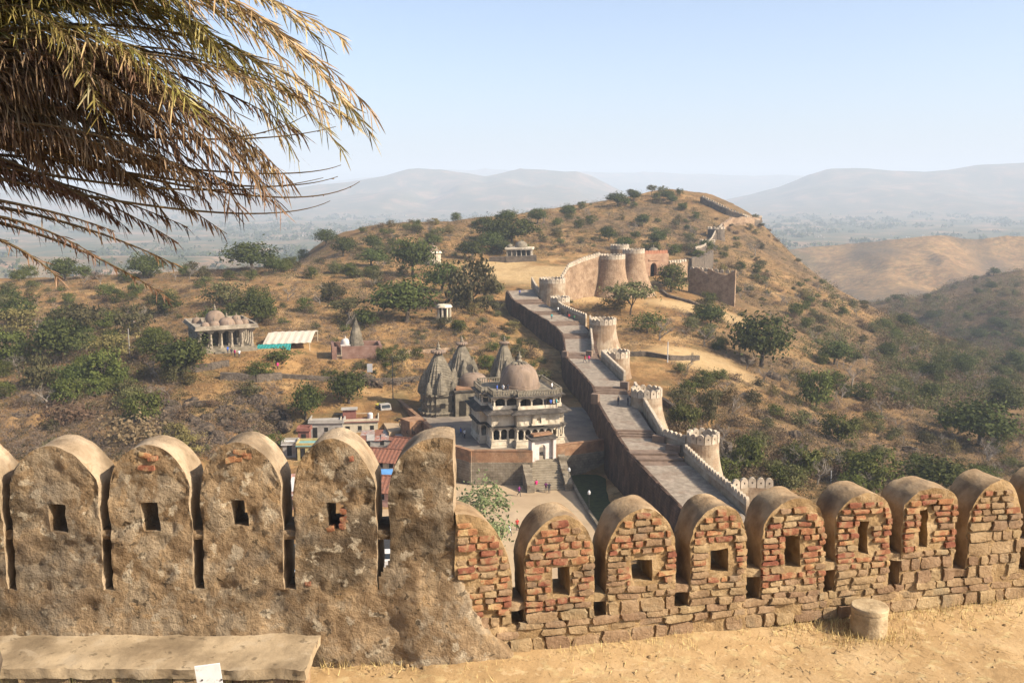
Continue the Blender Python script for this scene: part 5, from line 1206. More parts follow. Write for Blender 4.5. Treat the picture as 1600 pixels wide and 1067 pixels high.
# ---------------------------------------------------------------- people
M_skin = plain('skin', (.22, .11, .065)); M_hair = plain('hair', (.012, .01, .009)); M_cloth = mat('clothing_top', [(.3, (.85, .85, .85)), (.7, (1, 1, 1))], 6, objcol=True); M_trou = mat('clothing_lower', [(.3, (.03, .03, .04)), (.7, (.055, .055, .07))], 6)
def person_mesh(pose):
    J = {'pel': (0, 0, .93), 'chest': (0, .0, 1.25), 'neck': (0, 0, 1.45), 'head': (0, -.01, 1.56), 'crown': (0, 0, 1.68),
         'sl': (-.19, 0, 1.40), 'el': (-.25, .03, 1.13), 'wl': (-.25, -.05, .90), 'hl': (-.25, -.07, .80), 'sr': (.19, 0, 1.40), 'er': (.25, .03, 1.13), 'wr': (.25, -.05, .90), 'hr': (.25, -.07, .80),
         'pl': (-.10, 0, .90), 'kl': (-.11, -.02, .50), 'al': (-.11, .02, .09), 'tl': (-.12, -.15, .04), 'pr': (.10, 0, .90), 'kr': (.11, -.02, .50), 'ar': (.11, .02, .09), 'tr': (.12, -.15, .04)}
    if pose == 1:
        J.update(kl=(-.11, -.22, .53), al=(-.11, -.25, .11), tl=(-.11, -.41, .07), kr=(.11, .08, .50), ar=(.11, .36, .16), tr=(.11, .26, .05), el=(-.25, .17, 1.17), wl=(-.24, .22, .95), hl=(-.24, .22, .85), er=(.25, -.12, 1.17), wr=(.23, -.28, .98), hr=(.23, -.32, .89))
    Rr = {'pel': .15, 'chest': .155, 'neck': .06, 'head': .1, 'crown': .085, 'sl': .075, 'sr': .075, 'el': .05, 'er': .05, 'wl': .035, 'wr': .035, 'hl': .04, 'hr': .04, 'pl': .1, 'pr': .1, 'kl': .07, 'kr': .07, 'al': .045, 'ar': .045, 'tl': .04, 'tr': .04}
    E = [('pel', 'chest'), ('chest', 'neck'), ('neck', 'head'), ('head', 'crown'), ('chest', 'sl'), ('sl', 'el'), ('el', 'wl'), ('wl', 'hl'), ('chest', 'sr'), ('sr', 'er'), ('er', 'wr'), ('wr', 'hr'), ('pel', 'pl'), ('pl', 'kl'), ('kl', 'al'), ('al', 'tl'), ('pel', 'pr'), ('pr', 'kr'), ('kr', 'ar'), ('ar', 'tr')]
    ks = list(J); me = bpy.data.meshes.new('person_cage'); me.from_pydata([J[k] for k in ks], [(ks.index(a), ks.index(b)) for a, b in E], []); ob = bpy.data.objects.new('person_cage', me); col.objects.link(ob)
    md = ob.modifiers.new('skin', 'SKIN'); lay = me.skin_vertices[0].data
    for i, k in enumerate(ks): lay[i].radius = (Rr[k], Rr[k]*.85); lay[i].use_root = (k == 'pel')
    ob.modifiers.new('sub', 'SUBSURF').levels = 1
    dg = bpy.context.evaluated_depsgraph_get(); ev = ob.evaluated_get(dg); out = bpy.data.meshes.new_from_object(ev); bpy.data.objects.remove(ob)
    out.materials.clear()
    for m in (M_skin, M_cloth, M_trou, M_hair): out.materials.append(m)
    for f in out.polygons:
        c = f.center; f.use_smooth = True
        if c.z > 1.6 or (c.z > 1.5 and c.y > .02): f.material_index = 3
        elif c.z > 1.45 or c.z < .07: f.material_index = 0
        elif abs(c.x) > .18 and c.z < 1.1: f.material_index = 0
        elif c.z > .86: f.material_index = 1
        else: f.material_index = 2
    return out
PM = [person_mesh(0), person_mesh(1)]
def person(px, py, z, c, label, pose=0, rz=0, p=None):
    p = p or PZ(px, py, z); o = link('person', PM[pose], None, (p.x, p.y, z if z is not None else p.z), (0, 0, rz)); o.color = (*c, 1); return tag(o, label, 'person')
pu, pk, bl, wh, dk, gn, rd, te = (.18, .03, .14), (.55, .03, .16), (.06, .12, .4), (.7, .68, .64), (.03, .03, .04), (.05, .2, .08), (.4, .04, .03), (.03, .3, .3)
person(811, 775, PLAZA_Z, pu, 'person in a purple top walking alone across the sunlit plaza', 1, 1.2)
person(808, 828, PLAZA_Z, rd, 'person in a red top on the plaza just above the nearest brick merlon', 0, .4)
person(796, 838, PLAZA_Z, wh, 'person in a white top at the plaza edge beside the leafy bush', 1, 2.4)
person(709, 690, COURT_Z, dk, 'person in black standing in the shaded courtyard', 0, .3); person(720, 682, COURT_Z, bl, 'person in blue strolling in the shaded courtyard near the temple', 1, 2); person(726, 685, COURT_Z, wh, 'person in white in the courtyard close to the temple corner', 0, 1)
person(838, 765, PLAZA_Z, pk, 'person in pink at the left foot of the temple stairs', 0, .5); person(858, 770, PLAZA_Z, dk, 'person in dark clothes at the foot of the stairs, centre', 0, 0); person(853, 769, PLAZA_Z, pu, 'person in plum clothes beside the stairs flank wall', 1, 3)
def wz(py): return float(np.interp(-py, [-s[1][1] for s in ST], [s[2] for s in ST]))
for (px, py, c, lab, po) in ((914,567,rd,'person in red walking on the rampart beside the person in pink',1),(920,567,pk,'person in bright pink on the middle of the rampart walkway',0),(966,633,dk,'person in black alone on the rampart walkway before the steps',0),(981,634,dk,'person in dark clothes leaning by the rampart parapet',0),(872,489,wh,'person in white high on the rampart walkway',0),(887,495,dk,'person in black against the parapet on the upper walkway',0),(889,500,rd,'person in red low on the upper walkway by the parapet',1),(862,500,te,'person in teal at the left edge of the upper walkway',0),(897,502,gn,'person in green beside the fourth bastion',0),(812,462,bl,'person in blue at the top of the walkway',0)):
    person(px, py, wz(py), c, lab, po, px*.7)
nz = -32.9
for (px, py, c, lab) in ((356,553,bl,'person in blue before the pillared temple, left of the group'),(362,556,dk,'person in dark clothes in the group before the pillared temple'),(367,558,pk,'person in hot pink in front of the pillared temple'),(374,559,wh,'person in white before the pillared temple, right of the group')):
    q = G(px, py); person(px, py, None, c, lab, 0, px, q)
q = G(434, 578); person(434, 578, None, pk, 'person in pink on the garden path below the white tent', 1, 1, q)
for (lx, ly, c, lab) in ((-4.9,-4.6,bl,'person in blue at the left corner of the temple roof terrace'),(-3.9,-4.7,wh,'person in white at the left of the temple roof terrace'),(4.3,-5.2,wh,'person in white beside the great dome on the roof terrace'),(-3.0,-4.3,dk,'person in black on the roof terrace left of the dome')):
    q = tloc(lx, ly); q.z = COURT_Z+8.66; person(0, 0, None, c, lab, 0, lx, q)
for (lx, ly, c, lab) in ((2.6,-6.9,dk,'person in black on the temple gallery'),(3.6,-6.95,bl,'person in blue leaning in the temple gallery'),(4.6,-6.9,te,'person in teal at the right end of the temple gallery'),(1.2,-7.6,rd,'person in red in the temple doorway')):
    q = tloc(lx, ly+.1); q.z = COURT_Z+(6.31 if ly > -7.2 else .36); person(0, 0, None, c, lab, 0, lx, q)
# ================================================================ VEGETATION AND ROCKS
def leafmat(name, cols, sc=1.2, rnd=.25, trans=.25): return mat(name, cols, sc, rough=.75, rnd=rnd, trans=trans, coord='pos', spec=.12)
M_leafD = leafmat('dark_foliage', [(.3, (.026, .033, .008)), (.5, (.056, .066, .016)), (.7, (.105, .112, .030))])
M_leafG = leafmat('green_foliage', [(.3, (.036, .043, .009)), (.5, (.075, .083, .018)), (.7, (.13, .132, .034))])
M_leafO = leafmat('olive_scrub_foliage', [(.3, (.05, .048, .018)), (.5, (.092, .084, .032)), (.7, (.15, .13, .055))], rnd=.35)
M_leafY = leafmat('yellowing_foliage', [(.3, (.085, .062, .02)), (.5, (.14, .105, .038)), (.7, (.21, .165, .065))], rnd=.3)
M_leafB = leafmat('dry_brown_foliage', [(.3, (.075, .048, .026)), (.5, (.13, .085, .046)), (.7, (.20, .14, .08))], trans=.15)
M_leafP = leafmat('pale_green_foliage', [(.3, (.075, .09, .035)), (.5, (.13, .145, .06)), (.7, (.2, .21, .1))])
M_bark = mat('bark', [(.3, (.05, .036, .024)), (.7, (.12, .09, .062))], 3, bump=.6, bscale=10, bdist=.05)
M_bare = mat('bare_grey_twigs', [(.3, (.13, .105, .08)), (.7, (.26, .22, .175))], 2)
def crown(seed, rx, rz, zc, nclump, nleaf, ls, spread=.26, flat=.35, hollow=.55):
    r = np.random.RandomState(seed); d = r.normal(size=(nclump, 3)); d /= np.linalg.norm(d, axis=1)[:, None]; rad = hollow+(1-hollow)*r.rand(nclump)**.6
    C = d*rad[:, None]; C[:, 2] = np.where(C[:, 2] < -flat, -flat*r.rand(nclump), C[:, 2]); lump = .8+.4*r.rand(nclump)
    C = C*np.array([rx, rx, rz])*lump[:, None]+np.array([0, 0, zc])
    cs = (.6+.8*r.rand(nclump))
    L = np.repeat(C, nleaf, 0)+r.normal(size=(nclump*nleaf, 3))*np.array([rx, rx, rz*.8])*spread*np.repeat(cs, nleaf)[:, None]
    n = len(L); nm = L-np.array([0, 0, zc*.7]); nm /= np.linalg.norm(nm, axis=1)[:, None]; nm = nm+r.normal(size=(n, 3))*.75+np.array([0, 0, .35]); nm /= np.linalg.norm(nm, axis=1)[:, None]
    t = np.cross(nm, r.normal(size=(n, 3))); t /= np.linalg.norm(t, axis=1)[:, None]; b = np.cross(nm, t)
    s = (ls*(.55+.9*r.rand(n)))[:, None]
    V = np.stack([L+t*s, L+b*s*.55, L-t*s, L-b*s*.55], 1).reshape(-1, 3); return V, np.arange(n*4).reshape(-1, 4), C
def trunkmesh(seed, C, h, r0, m, nl=6):
    rr = random.Random(seed); mb = MB(); top = Vector((rr.uniform(-.2, .2), rr.uniform(-.2, .2), h*.45)); mb.tube([(0, 0, -.6), (0, 0, 0), tuple(top*.5+Vector((.05, 0, 0))), tuple(top)], [r0*1.35, r0*1.1, r0*.85, r0*.7], 7)
    idx = list(range(len(C))); rr.shuffle(idx)
    for i in idx[:nl]:
        c = Vector(C[i]); mid = top.lerp(c, .5)+Vector((0, 0, .12*h)); mb.tube([tuple(top*.92), tuple(mid), tuple(c)], [r0*.5, r0*.3, r0*.08], 5)
    return mb.mesh('trunk', m, True)
def tree_proto(seed, rx, rz, zc, nc, nl, ls, mleaf, r0, **k):
    V, Fq, C = crown(seed, rx, rz, zc, nc, nl, ls, **k); return dict(crown=np_mesh('crown', V, Fq, mleaf), trunk=trunkmesh(seed, C, zc, r0, M_bark), h=zc+rz*1.1, r=rx*1.12)
PROTO = {
 'dark': [tree_proto(s, 4.0, 2.7, 4.3, 46, 62, .30, M_leafD, .38, flat=.5) for s in (1, 2, 3)],
 'green': [tree_proto(10+s, 2.6, 1.9, 2.3, 38, 60, .19, M_leafG, .2, flat=.8, spread=.22) for s in (1, 2, 3)],
 'olive': [tree_proto(20+s, 2.4, [1.5, 1.1, 1.7, 1.3, 1.6][s], [1.6, 2.3, 1.8, 1.3, 1.7][s], 26, 56, .16, [M_leafO, M_leafO, M_leafG, M_leafO, M_leafY][s], .12, flat=[.8, .3, .6, .9, .8][s], spread=.2) for s in range(5)],
 'bush': [tree_proto(30+s, 1.5, .95, .85, 18, 42, .15, mm, .07, flat=.8, spread=.3) for s, mm in ((1, M_leafG), (2, M_leafO), (3, M_leafO))],
 'brown': [tree_proto(40+s, 1.6, .95, .9, 20, 46, .12, M_leafB, .06, flat=.7, spread=.32) for s in (1, 2)],
 'pale': [tree_proto(50, 2.4, 2.6, 3.4, 40, 60, .17, M_leafP, .1, flat=.9, spread=.24)],
}
def bare_mesh(seed, depth=5):
    rr = random.Random(seed); mb = MB()
    def grow(p, d, l, r, k):
        q = p+d*l*.5+Vector((rr.uniform(-.08, .08), rr.uniform(-.08, .08), 0))*l; e = p+d*l
        mb.tube([tuple(p), tuple(q), tuple(e)], [r, r*.8, r*.62], 4 if k > 2 else 3)
        if k == 0: return
        for i in range(3 if k > 1 else 4):
            a = rr.uniform(0, 6.28); sp = rr.uniform(.45, .95); nd_ = (d+Vector((math.cos(a)*sp, math.sin(a)*sp, rr.uniform(-.12, .3)))).normalized(); grow(e if i < 2 else q, nd_, l*rr.uniform(.6, .82), r*.56, k-1)
    grow(Vector((0, 0, -.3)), Vector((rr.uniform(-.15, .15), 0, 1)).normalized(), 1.5, .15, depth)
    return mb.mesh('branches', M_bare)
BARE = [bare_mesh(s) for s in (1, 2, 3)]
CATN = {'dark': 'tree', 'green': 'tree', 'olive': 'tree', 'bush': 'bush', 'brown': 'bush', 'pale': 'tree'}
NAMEN = {'dark': 'evergreen_tree', 'green': 'green_tree', 'olive': 'acacia_tree', 'bush': 'green_bush', 'brown': 'dry_bush', 'pale': 'leafy_shrub'}
rt = random.Random(11)
def plant(kind, p, w, h, label, group=None):
    """w, h: crown width and full height in metres"""
    q = rt.choice(PROTO[kind]); o = empty(NAMEN[kind], (p.x, p.y, p.z-.1), rt.uniform(0, 6.28), label, CATN[kind], group)
    sx = w/2/q['r']; sz = h/q['h']; o.scale = (sx, sx*rt.uniform(.9, 1.1), sz)
    link('trunk', q['trunk'], o); link('crown', q['crown'], o); return o
def bare_tree(p, h, label, group=None):
    o = empty('bare_tree', (p.x, p.y, p.z-.1), rt.uniform(0, 6.28), label, 'tree', group); s = h/4.3; o.scale = (s*1.15, s*1.15, s); link('branches', rt.choice(BARE), o); return o
def hand(kind, px, py, wpx, hpx, label):
    p = G(px, py)
    if p is None: return
    k = p.length/F; plant(kind, p, wpx*k, hpx*k*1.03, label)
hand('dark', 635, 503, 92, 64, 'big round dense dark tree beside the roofless kiosk, centre left'); hand('olive', 738, 484, 86, 78, 'large olive-brown tree with a visible trunk left of the rampart top')
hand('dark', 395, 423, 72, 40, 'round dark tree standing on the left crest before the hazy plain'); hand('dark', 545, 630, 60, 48, 'dark green tree above the village roofs below the garden wall')
hand('dark', 478, 655, 48, 52, 'bushy green tree at the left back of the village'); hand('dark', 1190, 574, 88, 78, 'largest dark evergreen on the slope right of the rampart'); hand('green', 1275, 638, 50, 64, 'single green tree with a bare trunk on the right slope')
hand('dark', 1530, 697, 90, 62, 'broad dark evergreen near the right edge above the merlons'); hand('green', 1358, 766, 76, 60, 'green tree just behind the brick merlons, right of the white post'); hand('dark', 1455, 768, 92, 46, 'low dark thicket tree peeking over the brick merlons')
hand('green', 1310, 690, 56, 44, 'mid green tree on the lower right slope'); hand('dark', 645, 432, 64, 58, 'dark tree left of the pink domed shrine'); hand('dark', 690, 458, 60, 46, 'dark tree below the pink domed shrine'); hand('dark', 581, 416, 44, 26, 'small umbrella-shaped tree left of the pink domed shrine')
hand('green', 1048, 456, 48, 42, 'green tree right below the gatehouse arch'); hand('olive', 985, 492, 76, 50, 'olive tree at the foot of the great round towers'); hand('olive', 960, 484, 50, 36, 'olive bush at the foot of the curtain wall'); hand('olive', 1012, 520, 60, 34, 'spreading olive bush below the great towers')
hand('olive', 1105, 662, 36, 60, 'thin pale tree right of the second bastion'); hand('green', 1165, 742, 44, 60, 'green tree next to the nearest bastion'); hand('green', 1250, 742, 52, 50, 'bushy tree behind the brick merlons left of the white post')
for (px, py, w_, h_) in ((160,606,66,54),(95,566,74,58),(58,606,60,44),(125,532,84,50),(205,522,60,42),(30,524,64,42),(18,566,56,44),(225,660,54,50),(250,560,50,36),(180,560,60,40)): hand({95: 'dark', 125: 'olive', 205: 'olive', 30: 'olive', 180: 'olive', 58: 'olive'}.get(px, 'green'), px, py, w_, h_, {160: 'bright green rounded tree below the left grove', 95: 'largest tree of the grove at far left', 58: 'grove tree at the lower left end', 125: 'broad tree at the top of the left grove', 205: 'grove tree nearest the bare-trunk pole', 30: 'grove tree against the left frame edge, upper', 18: 'grove tree against the left frame edge, lower', 225: 'green bushy tree above the second merlon', 250: 'green tree left of the pillared temple steps', 180: 'grove tree in the middle of the left grove'}[px])
hand('brown', 210, 690, 90, 46, 'dry brown thicket behind the plastered merlons'); hand('brown', 115, 660, 80, 36, 'dry brown thicket left of the rocks'); hand('olive', 350, 478, 60, 36, 'olive tree directly behind the domes of the pillared temple'); hand('olive', 405, 480, 46, 36, 'small olive tree right behind the pillared temple')
hand('bush', 440, 560, 44, 18, 'green hedge bush in front of the white tent'); hand('green', 408, 590, 40, 24, 'low green tree beside the pillared temple steps'); hand('bush', 624, 562, 28, 18, 'rounded clipped bush right of the walled shrine'); hand('olive', 520, 470, 40, 30, 'olive tree on the slope above the walled shrine')
hand('dark', 800, 382, 70, 40, 'dark tree clump behind the domed hall'); hand('dark', 770, 378, 50, 34, 'dark tree left behind the domed hall'); hand('olive', 545, 500, 60, 34, 'olive thicket behind the walled shrine'); hand('green', 420, 712, 40, 34, 'yellow-green bush left of the village')
hand('dark', 965, 322, 30, 20, 'round dark tree on the skyline left of the summit')
p = PZ(752, 862, PLAZA_Z); k = p.length/F; plant('pale', p, 100*k, 108*k, 'pale green leafy shrub on the plaza just beyond the broken half merlon')
for (px, py, h_, lab) in ((1030,532,44,'white branched bare tree above the third bastion'),(1240,738,52,'pale forked bare tree behind the brick merlons'),(1540,728,44,'bare tree below the broad evergreen near the right edge'),(1330,606,44,'bare tree on the middle of the right slope'),(1100,540,36,'bare tree right of the white pole'),(218,520,44,'leafless pale tree with a straight trunk left of the pillared temple'),(450,470,28,'bare tree on the tan slope behind the tent'),(1180,400,26,'bare tree on the right shoulder'),(1430,610,34,'bare tree low on the right slope')):
    q = G(px, py); bare_tree(q, h_*q.length/F, lab)
for (px, py, h_, lab) in ((1018,303,15,'left of the two flat-topped trees on the summit'),(1035,303,15,'right of the two flat-topped trees on the summit'),(985,306,12,'small tree on the skyline left of the summit pair'),(1062,303,12,'thin tree on the skyline right of the summit pair')):
    q = G(px, py+3)
    if q: plant('olive', q, h_*1.1*q.length/F, h_*1.1*q.length/F, lab)
# --- scattered trees and bushes, placed over the ground the photograph shows
def batchG(P): return [G(*p) for p in P]
rampc = [((LP[i]+RP[i])*.5) for i in range(len(LP))]
BLOCK = [(tc.x, tc.y, 13), (-16, 176, 9), (0, 190, 9), (-62, 203, 10), (-36, 202, 8), (-47, 206, 8), (3, 370, 9), (-30, 340, 5), (46, 304, 13), (38, 298, 11), (30, 290, 10), (56, 314, 10), (64, 320, 9), (76, 312, 8), (-24, 250, 4)]
def free(p, marg=0):
    if p is None: return False
    for c in rampc:
        if (p.x-c.x)**2+(p.y-c.y)**2 < (7.5+marg)**2: return False
    for i in range(len(rampc)-1):
        c = (rampc[i]+rampc[i+1])*.5
        if (p.x-c.x)**2+(p.y-c.y)**2 < (7.0+marg)**2: return False
    for (x, y, r) in BLOCK:
        if (p.x-x)**2+(p.y-y)**2 < (r+marg)**2: return False
    if p.y < 160 and -26 < p.x < 18: return False
    if -16 < p.x < 12 and 140 < p.y < 185: return False
    if -40 < p.x < -14 and p.y < 178: return False
    for a in SAND:
        if math.hypot((p.x-a[0])/a[2], (p.y-a[1])/a[3]) < .85: return False
    return True
REG = [  # name for labels, polygon (x0,x1,y0,y1), counts dark/green/olive/bush/bare
 ('r', (1060,1600,470,770), dict(dark=5, green=24, olive=80, bush=60, bare=80, brown=110)),
 ('on the upper right shoulder of the hill', (1040,1330,340,480), dict(green=6, olive=34, bush=24, bare=22, brown=30)),
 ('on the upper hillside below the summit', (560,1090,308,400), dict(dark=16, green=22, olive=60, bush=40, bare=24, brown=36)),
 ('on the tan slope left of the rampart', (300,780,400,520), dict(dark=4, green=10, olive=26, bush=36, bare=8, brown=24)),
 ('on the far left hillside', (0,300,430,640), dict(dark=7, green=22, olive=46, bush=26, bare=18, brown=40)),
 ('along the left crest before the hazy plain', (0,560,372,440), dict(dark=10, green=16, olive=22, bush=10, bare=6)),
 ('on the wooded slope across the valley', (1380,1600,420,600), dict(dark=16, green=34, olive=40, bush=10, bare=24, brown=30)),
 ('on the rocky bank above the plastered merlons', (0,440,620,720), dict(bush=18, brown=16, olive=4)),
 ('rampfoot', (770,900,470,610), dict(bush=26, olive=12, brown=12)),
 ('in the terraced garden behind the temple spires', (500,790,500,600), dict(bush=60, green=4)),
]
SIZE = {'dark': (5.5, 9.5, 4.5, 7.5), 'green': (3.6, 6, 3.2, 5), 'olive': (3.2, 5.5, 2.4, 4.2), 'bush': (1.4, 2.8, .9, 1.8), 'brown': (2.0, 4.6, 1.2, 2.6)}
DESC = {'dark': 'dense dark evergreen', 'green': 'rounded green tree', 'olive': 'thin olive thorn tree', 'bush': 'green bush', 'bare': 'leafless grey tree', 'brown': 'dry brown bush'}
LMK = [(1098,700,'the nearest bastion'),(1010,625,'the second bastion'),(963,560,'the third bastion'),(942,510,'the fourth bastion'),(970,430,'the great round towers'),(1022,420,'the gatehouse arch'),(1112,450,'the rubble retaining wall'),(1140,330,'the hilltop wall'),(1030,300,'the summit pair of trees'),(812,390,'the domed hall'),(676,400,'the pink domed shrine'),(694,490,'the roofless kiosk'),(635,470,'the big round dark tree'),(550,540,'the walled shrine'),(445,540,'the white tent'),(345,515,'the pillared temple'),(715,570,'the temple spires'),(120,550,'the left grove'),(1298,745,'the white post'),(1190,540,'the largest dark evergreen'),(1275,605,'the single tree with a bare trunk'),(1530,665,'the broad evergreen near the right edge'),(1043,550,'the white pole'),(1440,560,'the valley mouth'),(1590,540,'the far right valley woods'),(395,405,'the round dark crest tree'),(540,670,'the village houses'),(45,655,'the straw stacks'),(90,685,'the wide merlon at far left'),(238,685,'the merlon with bricks at its apex'),(380,688,'the merlon with two bared bricks'),(460,690,'the small red hut'),(965,312,'the round skyline tree'),(1400,690,'the brick merlons at right'),(545,600,'the dark tree above the village'),(738,445,'the large olive-brown tree'),(1240,410,'the right shoulder skyline'),(870,340,'the upper hillside skyline'),(600,350,'the left ridge skyline'),(200,440,'the far left crest')]
def where(px, py):
    d, lx, ly, nm = min((math.hypot(px-a, py-b), a, b, n) for a, b, n in LMK)
    v = 'above' if py < ly-12 else ('below' if py > ly+12 else 'beside'); h = '' if abs(px-lx) < 14 else ('left' if px < lx else 'right')
    t = {'above': 'above', 'below': 'below', 'beside': 'beside'}[v] if not h else ({'above': 'upper %s of', 'below': 'lower %s of', 'beside': '%s of'}[v] % h)
    return ('just ' if d < 28 else 'far ' if d > 75 else '')+t+' '+nm
def scatter():
    req = []
    for lab, (x0, x1, y0, y1), cnt in REG:
        for k, n in cnt.items():
            for i in range(int(n*1.5)+2): req.append((lab, k, n, rt.uniform(x0, x1), y0+(y1-y0)*rt.random()**1.0))
    P = batchG([(q[3], q[4]) for q in req]); got = {}; zs = {}
    for q, p in zip(req, P):
        lab, k, n, qx, qy = q; key = (lab, k)
        if got.get(key, 0) >= n or not free(p, 1.5 if k in ('dark', 'green') else .3) or p.y > 1000: continue
        got[key] = got.get(key, 0)+1; u = rt.random(); d = ('small ' if u < .34 else 'large ' if u > .67 else '')+DESC[k]+' '+where(qx, qy); g = {'bare': 'bare trees', 'bush': 'green bushes', 'brown': 'dry bushes'}.get(k, k+' trees')+' '+where(qx, qy)
        if k == 'bare': bare_tree(p, 3+2*u, d, g)
        else: a = SIZE[k]; s = .75 if 'garden' in lab else 1; plant(k, p, (a[0]+(a[1]-a[0])*u)*s, (a[2]+(a[3]-a[2])*min(1, max(0, u+rt.uniform(-.2, .2))))*s, d, g)
scatter()
# --- uncountable brush: one mesh for the dry scrub, one for green undergrowth, one for tussocks
def brush(name, label, cat, n, boxes, ntri, smin, smax, ls, m, sd, dens=None, flatk=.6, thin=.6):
    r = np.random.RandomState(sd); P = []
    for (x0, x1, y0, y1, wgt) in boxes:
        k = int(n*wgt); xs = x0+(x1-x0)*r.rand(k); ys = y0+(y1-y0)*r.rand(k); P += list(zip(xs, ys))
    Q = [p for p in batchG(P) if p is not None and p.y < 1050 and free(p, -.5)]
    if not Q: return
    C = np.array([q[:] for q in Q]); nn = fbm(C[:, 0]/14, C[:, 1]/14, 3, sd+60)
    keep = nn > (.36 if dens is None else dens); C = C[keep]; N_ = len(C); s = (smin+(smax-smin)*r.rand(N_)**1.6)*(1+.5*sstep(300, 600, C[:, 1]))
    L = np.repeat(C, ntri, 0); S = np.repeat(s, ntri)[:, None]; g = r.normal(size=(len(L), 3)); g /= np.linalg.norm(g, axis=1)[:, None]; g *= (r.rand(len(L), 1)**.4); g[:, 2] = np.abs(g[:, 2])*flatk*1.5
    L = L+g*S; t = r.normal(size=(len(L), 3)); t /= np.linalg.norm(t, axis=1)[:, None]; b = np.cross(t, r.normal(size=(len(L), 3))); b /= np.linalg.norm(b, axis=1)[:, None]
    l = (ls*(.5+r.rand(len(L))))[:, None]*(.6+.4*S/smax)
    V = np.stack([L+t*l, L+b*l*thin, L-t*l*.7], 1).reshape(-1, 3)
    o = link(name, np_mesh(name, V, np.arange(len(V)).reshape(-1, 3), m)); tag(o, label, cat, kind='stuff')
M_twig = leafmat('dry_twigs', [(.3, (.085, .06, .04)), (.5, (.15, .112, .078)), (.7, (.24, .19, .14))], trans=.05)
RB = [(1050,1600,470,780,.40), (1050,1340,340,480,.13), (560,1100,308,400,.26), (300,780,400,540,.14), (0,300,420,720,.20), (300,560,372,430,.05), (300,440,600,720,.04), (820,1060,460,560,.03), (480,790,510,610,.04)]
brush('dry_scrub', 'dry grey-brown scrub covering the hillsides', 'scrub', 16000, RB, 40, .6, 2.2, .30, M_twig, 3, None, .7, .2)
brush('green_undergrowth', 'low olive green undergrowth among the hillside scrub', 'undergrowth', 7000, RB, 42, .5, 1.6, .18, M_leafO, 5, .44)
brush('hill_brush', 'grey-olive brush patching the upper hill and right shoulder', 'brush', 3000, [(560,1100,306,402,.5), (1050,1340,330,480,.3), (350,780,395,470,.2)], 34, .8, 2.0, .26, M_leafO, 25, .40, .7)
brush('yellowing_brush', 'yellow-brown brush between the trees of the right slope', 'brush', 1900, [(1060,1600,470,780,.8), (0,300,430,640,.2)], 44, .7, 1.9, .2, M_leafY, 27, .42, .8)
M_tuss = leafmat('golden_tussock', [(.3, (.24, .15, .06)), (.7, (.40, .28, .12))], trans=.1)
brush('grass_tussocks', 'golden dry grass tussocks on the open slopes', 'grass', 9000, [(1050,1600,470,780,.3), (300,780,400,620,.3), (0,440,440,720,.3), (560,1100,320,410,.1)], 14, .25, .7, .2, M_tuss, 7, .3, .5)
brush('valley_wood', 'mass of trees clothing the slope across the valley', 'wood', 1700, [(1370,1600,420,640,.8), (1250,1480,450,560,.2)], 55, 1.3, 3.0, .42, M_leafO, 9, .42, .9)
brush('valley_brush', 'leafless brown brush between the trees across the valley', 'brush', 2300, [(1370,1600,420,640,.9), (1300,1480,450,560,.1)], 50, 1.2, 2.6, .4, M_leafB, 14, .3, .8)
brush('valley_wood', 'dark tree crowns filling the valley floor', 'wood', 500, [(1390,1600,500,640,1.0)], 80, 1.6, 3.4, .42, M_leafG, 12, .45, .9)
# --- tree clumps dotted over the hazy plain and the bare ridge
def far_clumps(name, label, cat, n, a0, a1, y0, y1, smin, smax, m, sd):
    r = np.random.RandomState(sd); y = np.exp(math.log(y0)+(math.log(y1)-math.log(y0))*r.rand(n)); a = a0+(a1-a0)*r.rand(n); x = a*y
    k = (fbm(x/260, y/420, 4, sd) > .49) & ~((name[0] == 'p') & (a > .22) & (y < 2300)); x, y, a = x[k], y[k], a[k]; z = np.array([hz(p, q) for p, q in zip(x, y)]); N_ = len(x); s = (smin+(smax-smin)*r.rand(N_))*(1+y/5000); nt_ = 26
    L = np.repeat(np.c_[x, y, z], nt_, 0); S = np.repeat(s, nt_)[:, None]; g = r.normal(size=(len(L), 3)); g /= np.linalg.norm(g, axis=1)[:, None]; g[:, 2] = np.abs(g[:, 2])*.8; L = L+g*S
    t = r.normal(size=(len(L), 3)); b = np.cross(t, r.normal(size=(len(L), 3))); t *= S*.19; b *= S*.19
    V = np.stack([L+t, L+b, L-t], 1).reshape(-1, 3); o = link(name, np_mesh(name, V, np.arange(len(V)).reshape(-1, 3), m)); tag(o, label, cat, kind='stuff')
far_clumps('plain_woodland', 'dark tree clumps dotted over the hazy plain', 'woodland', 6500, -.62, .62, 900, 5200, 4, 9, M_leafD, 15)
far_clumps('ridge_shrubs', 'sparse shrubs on the bare tan ridge beyond the valley', 'shrubs', 2600, .26, .62, 950, 1900, 1.2, 3.0, M_leafO, 18)
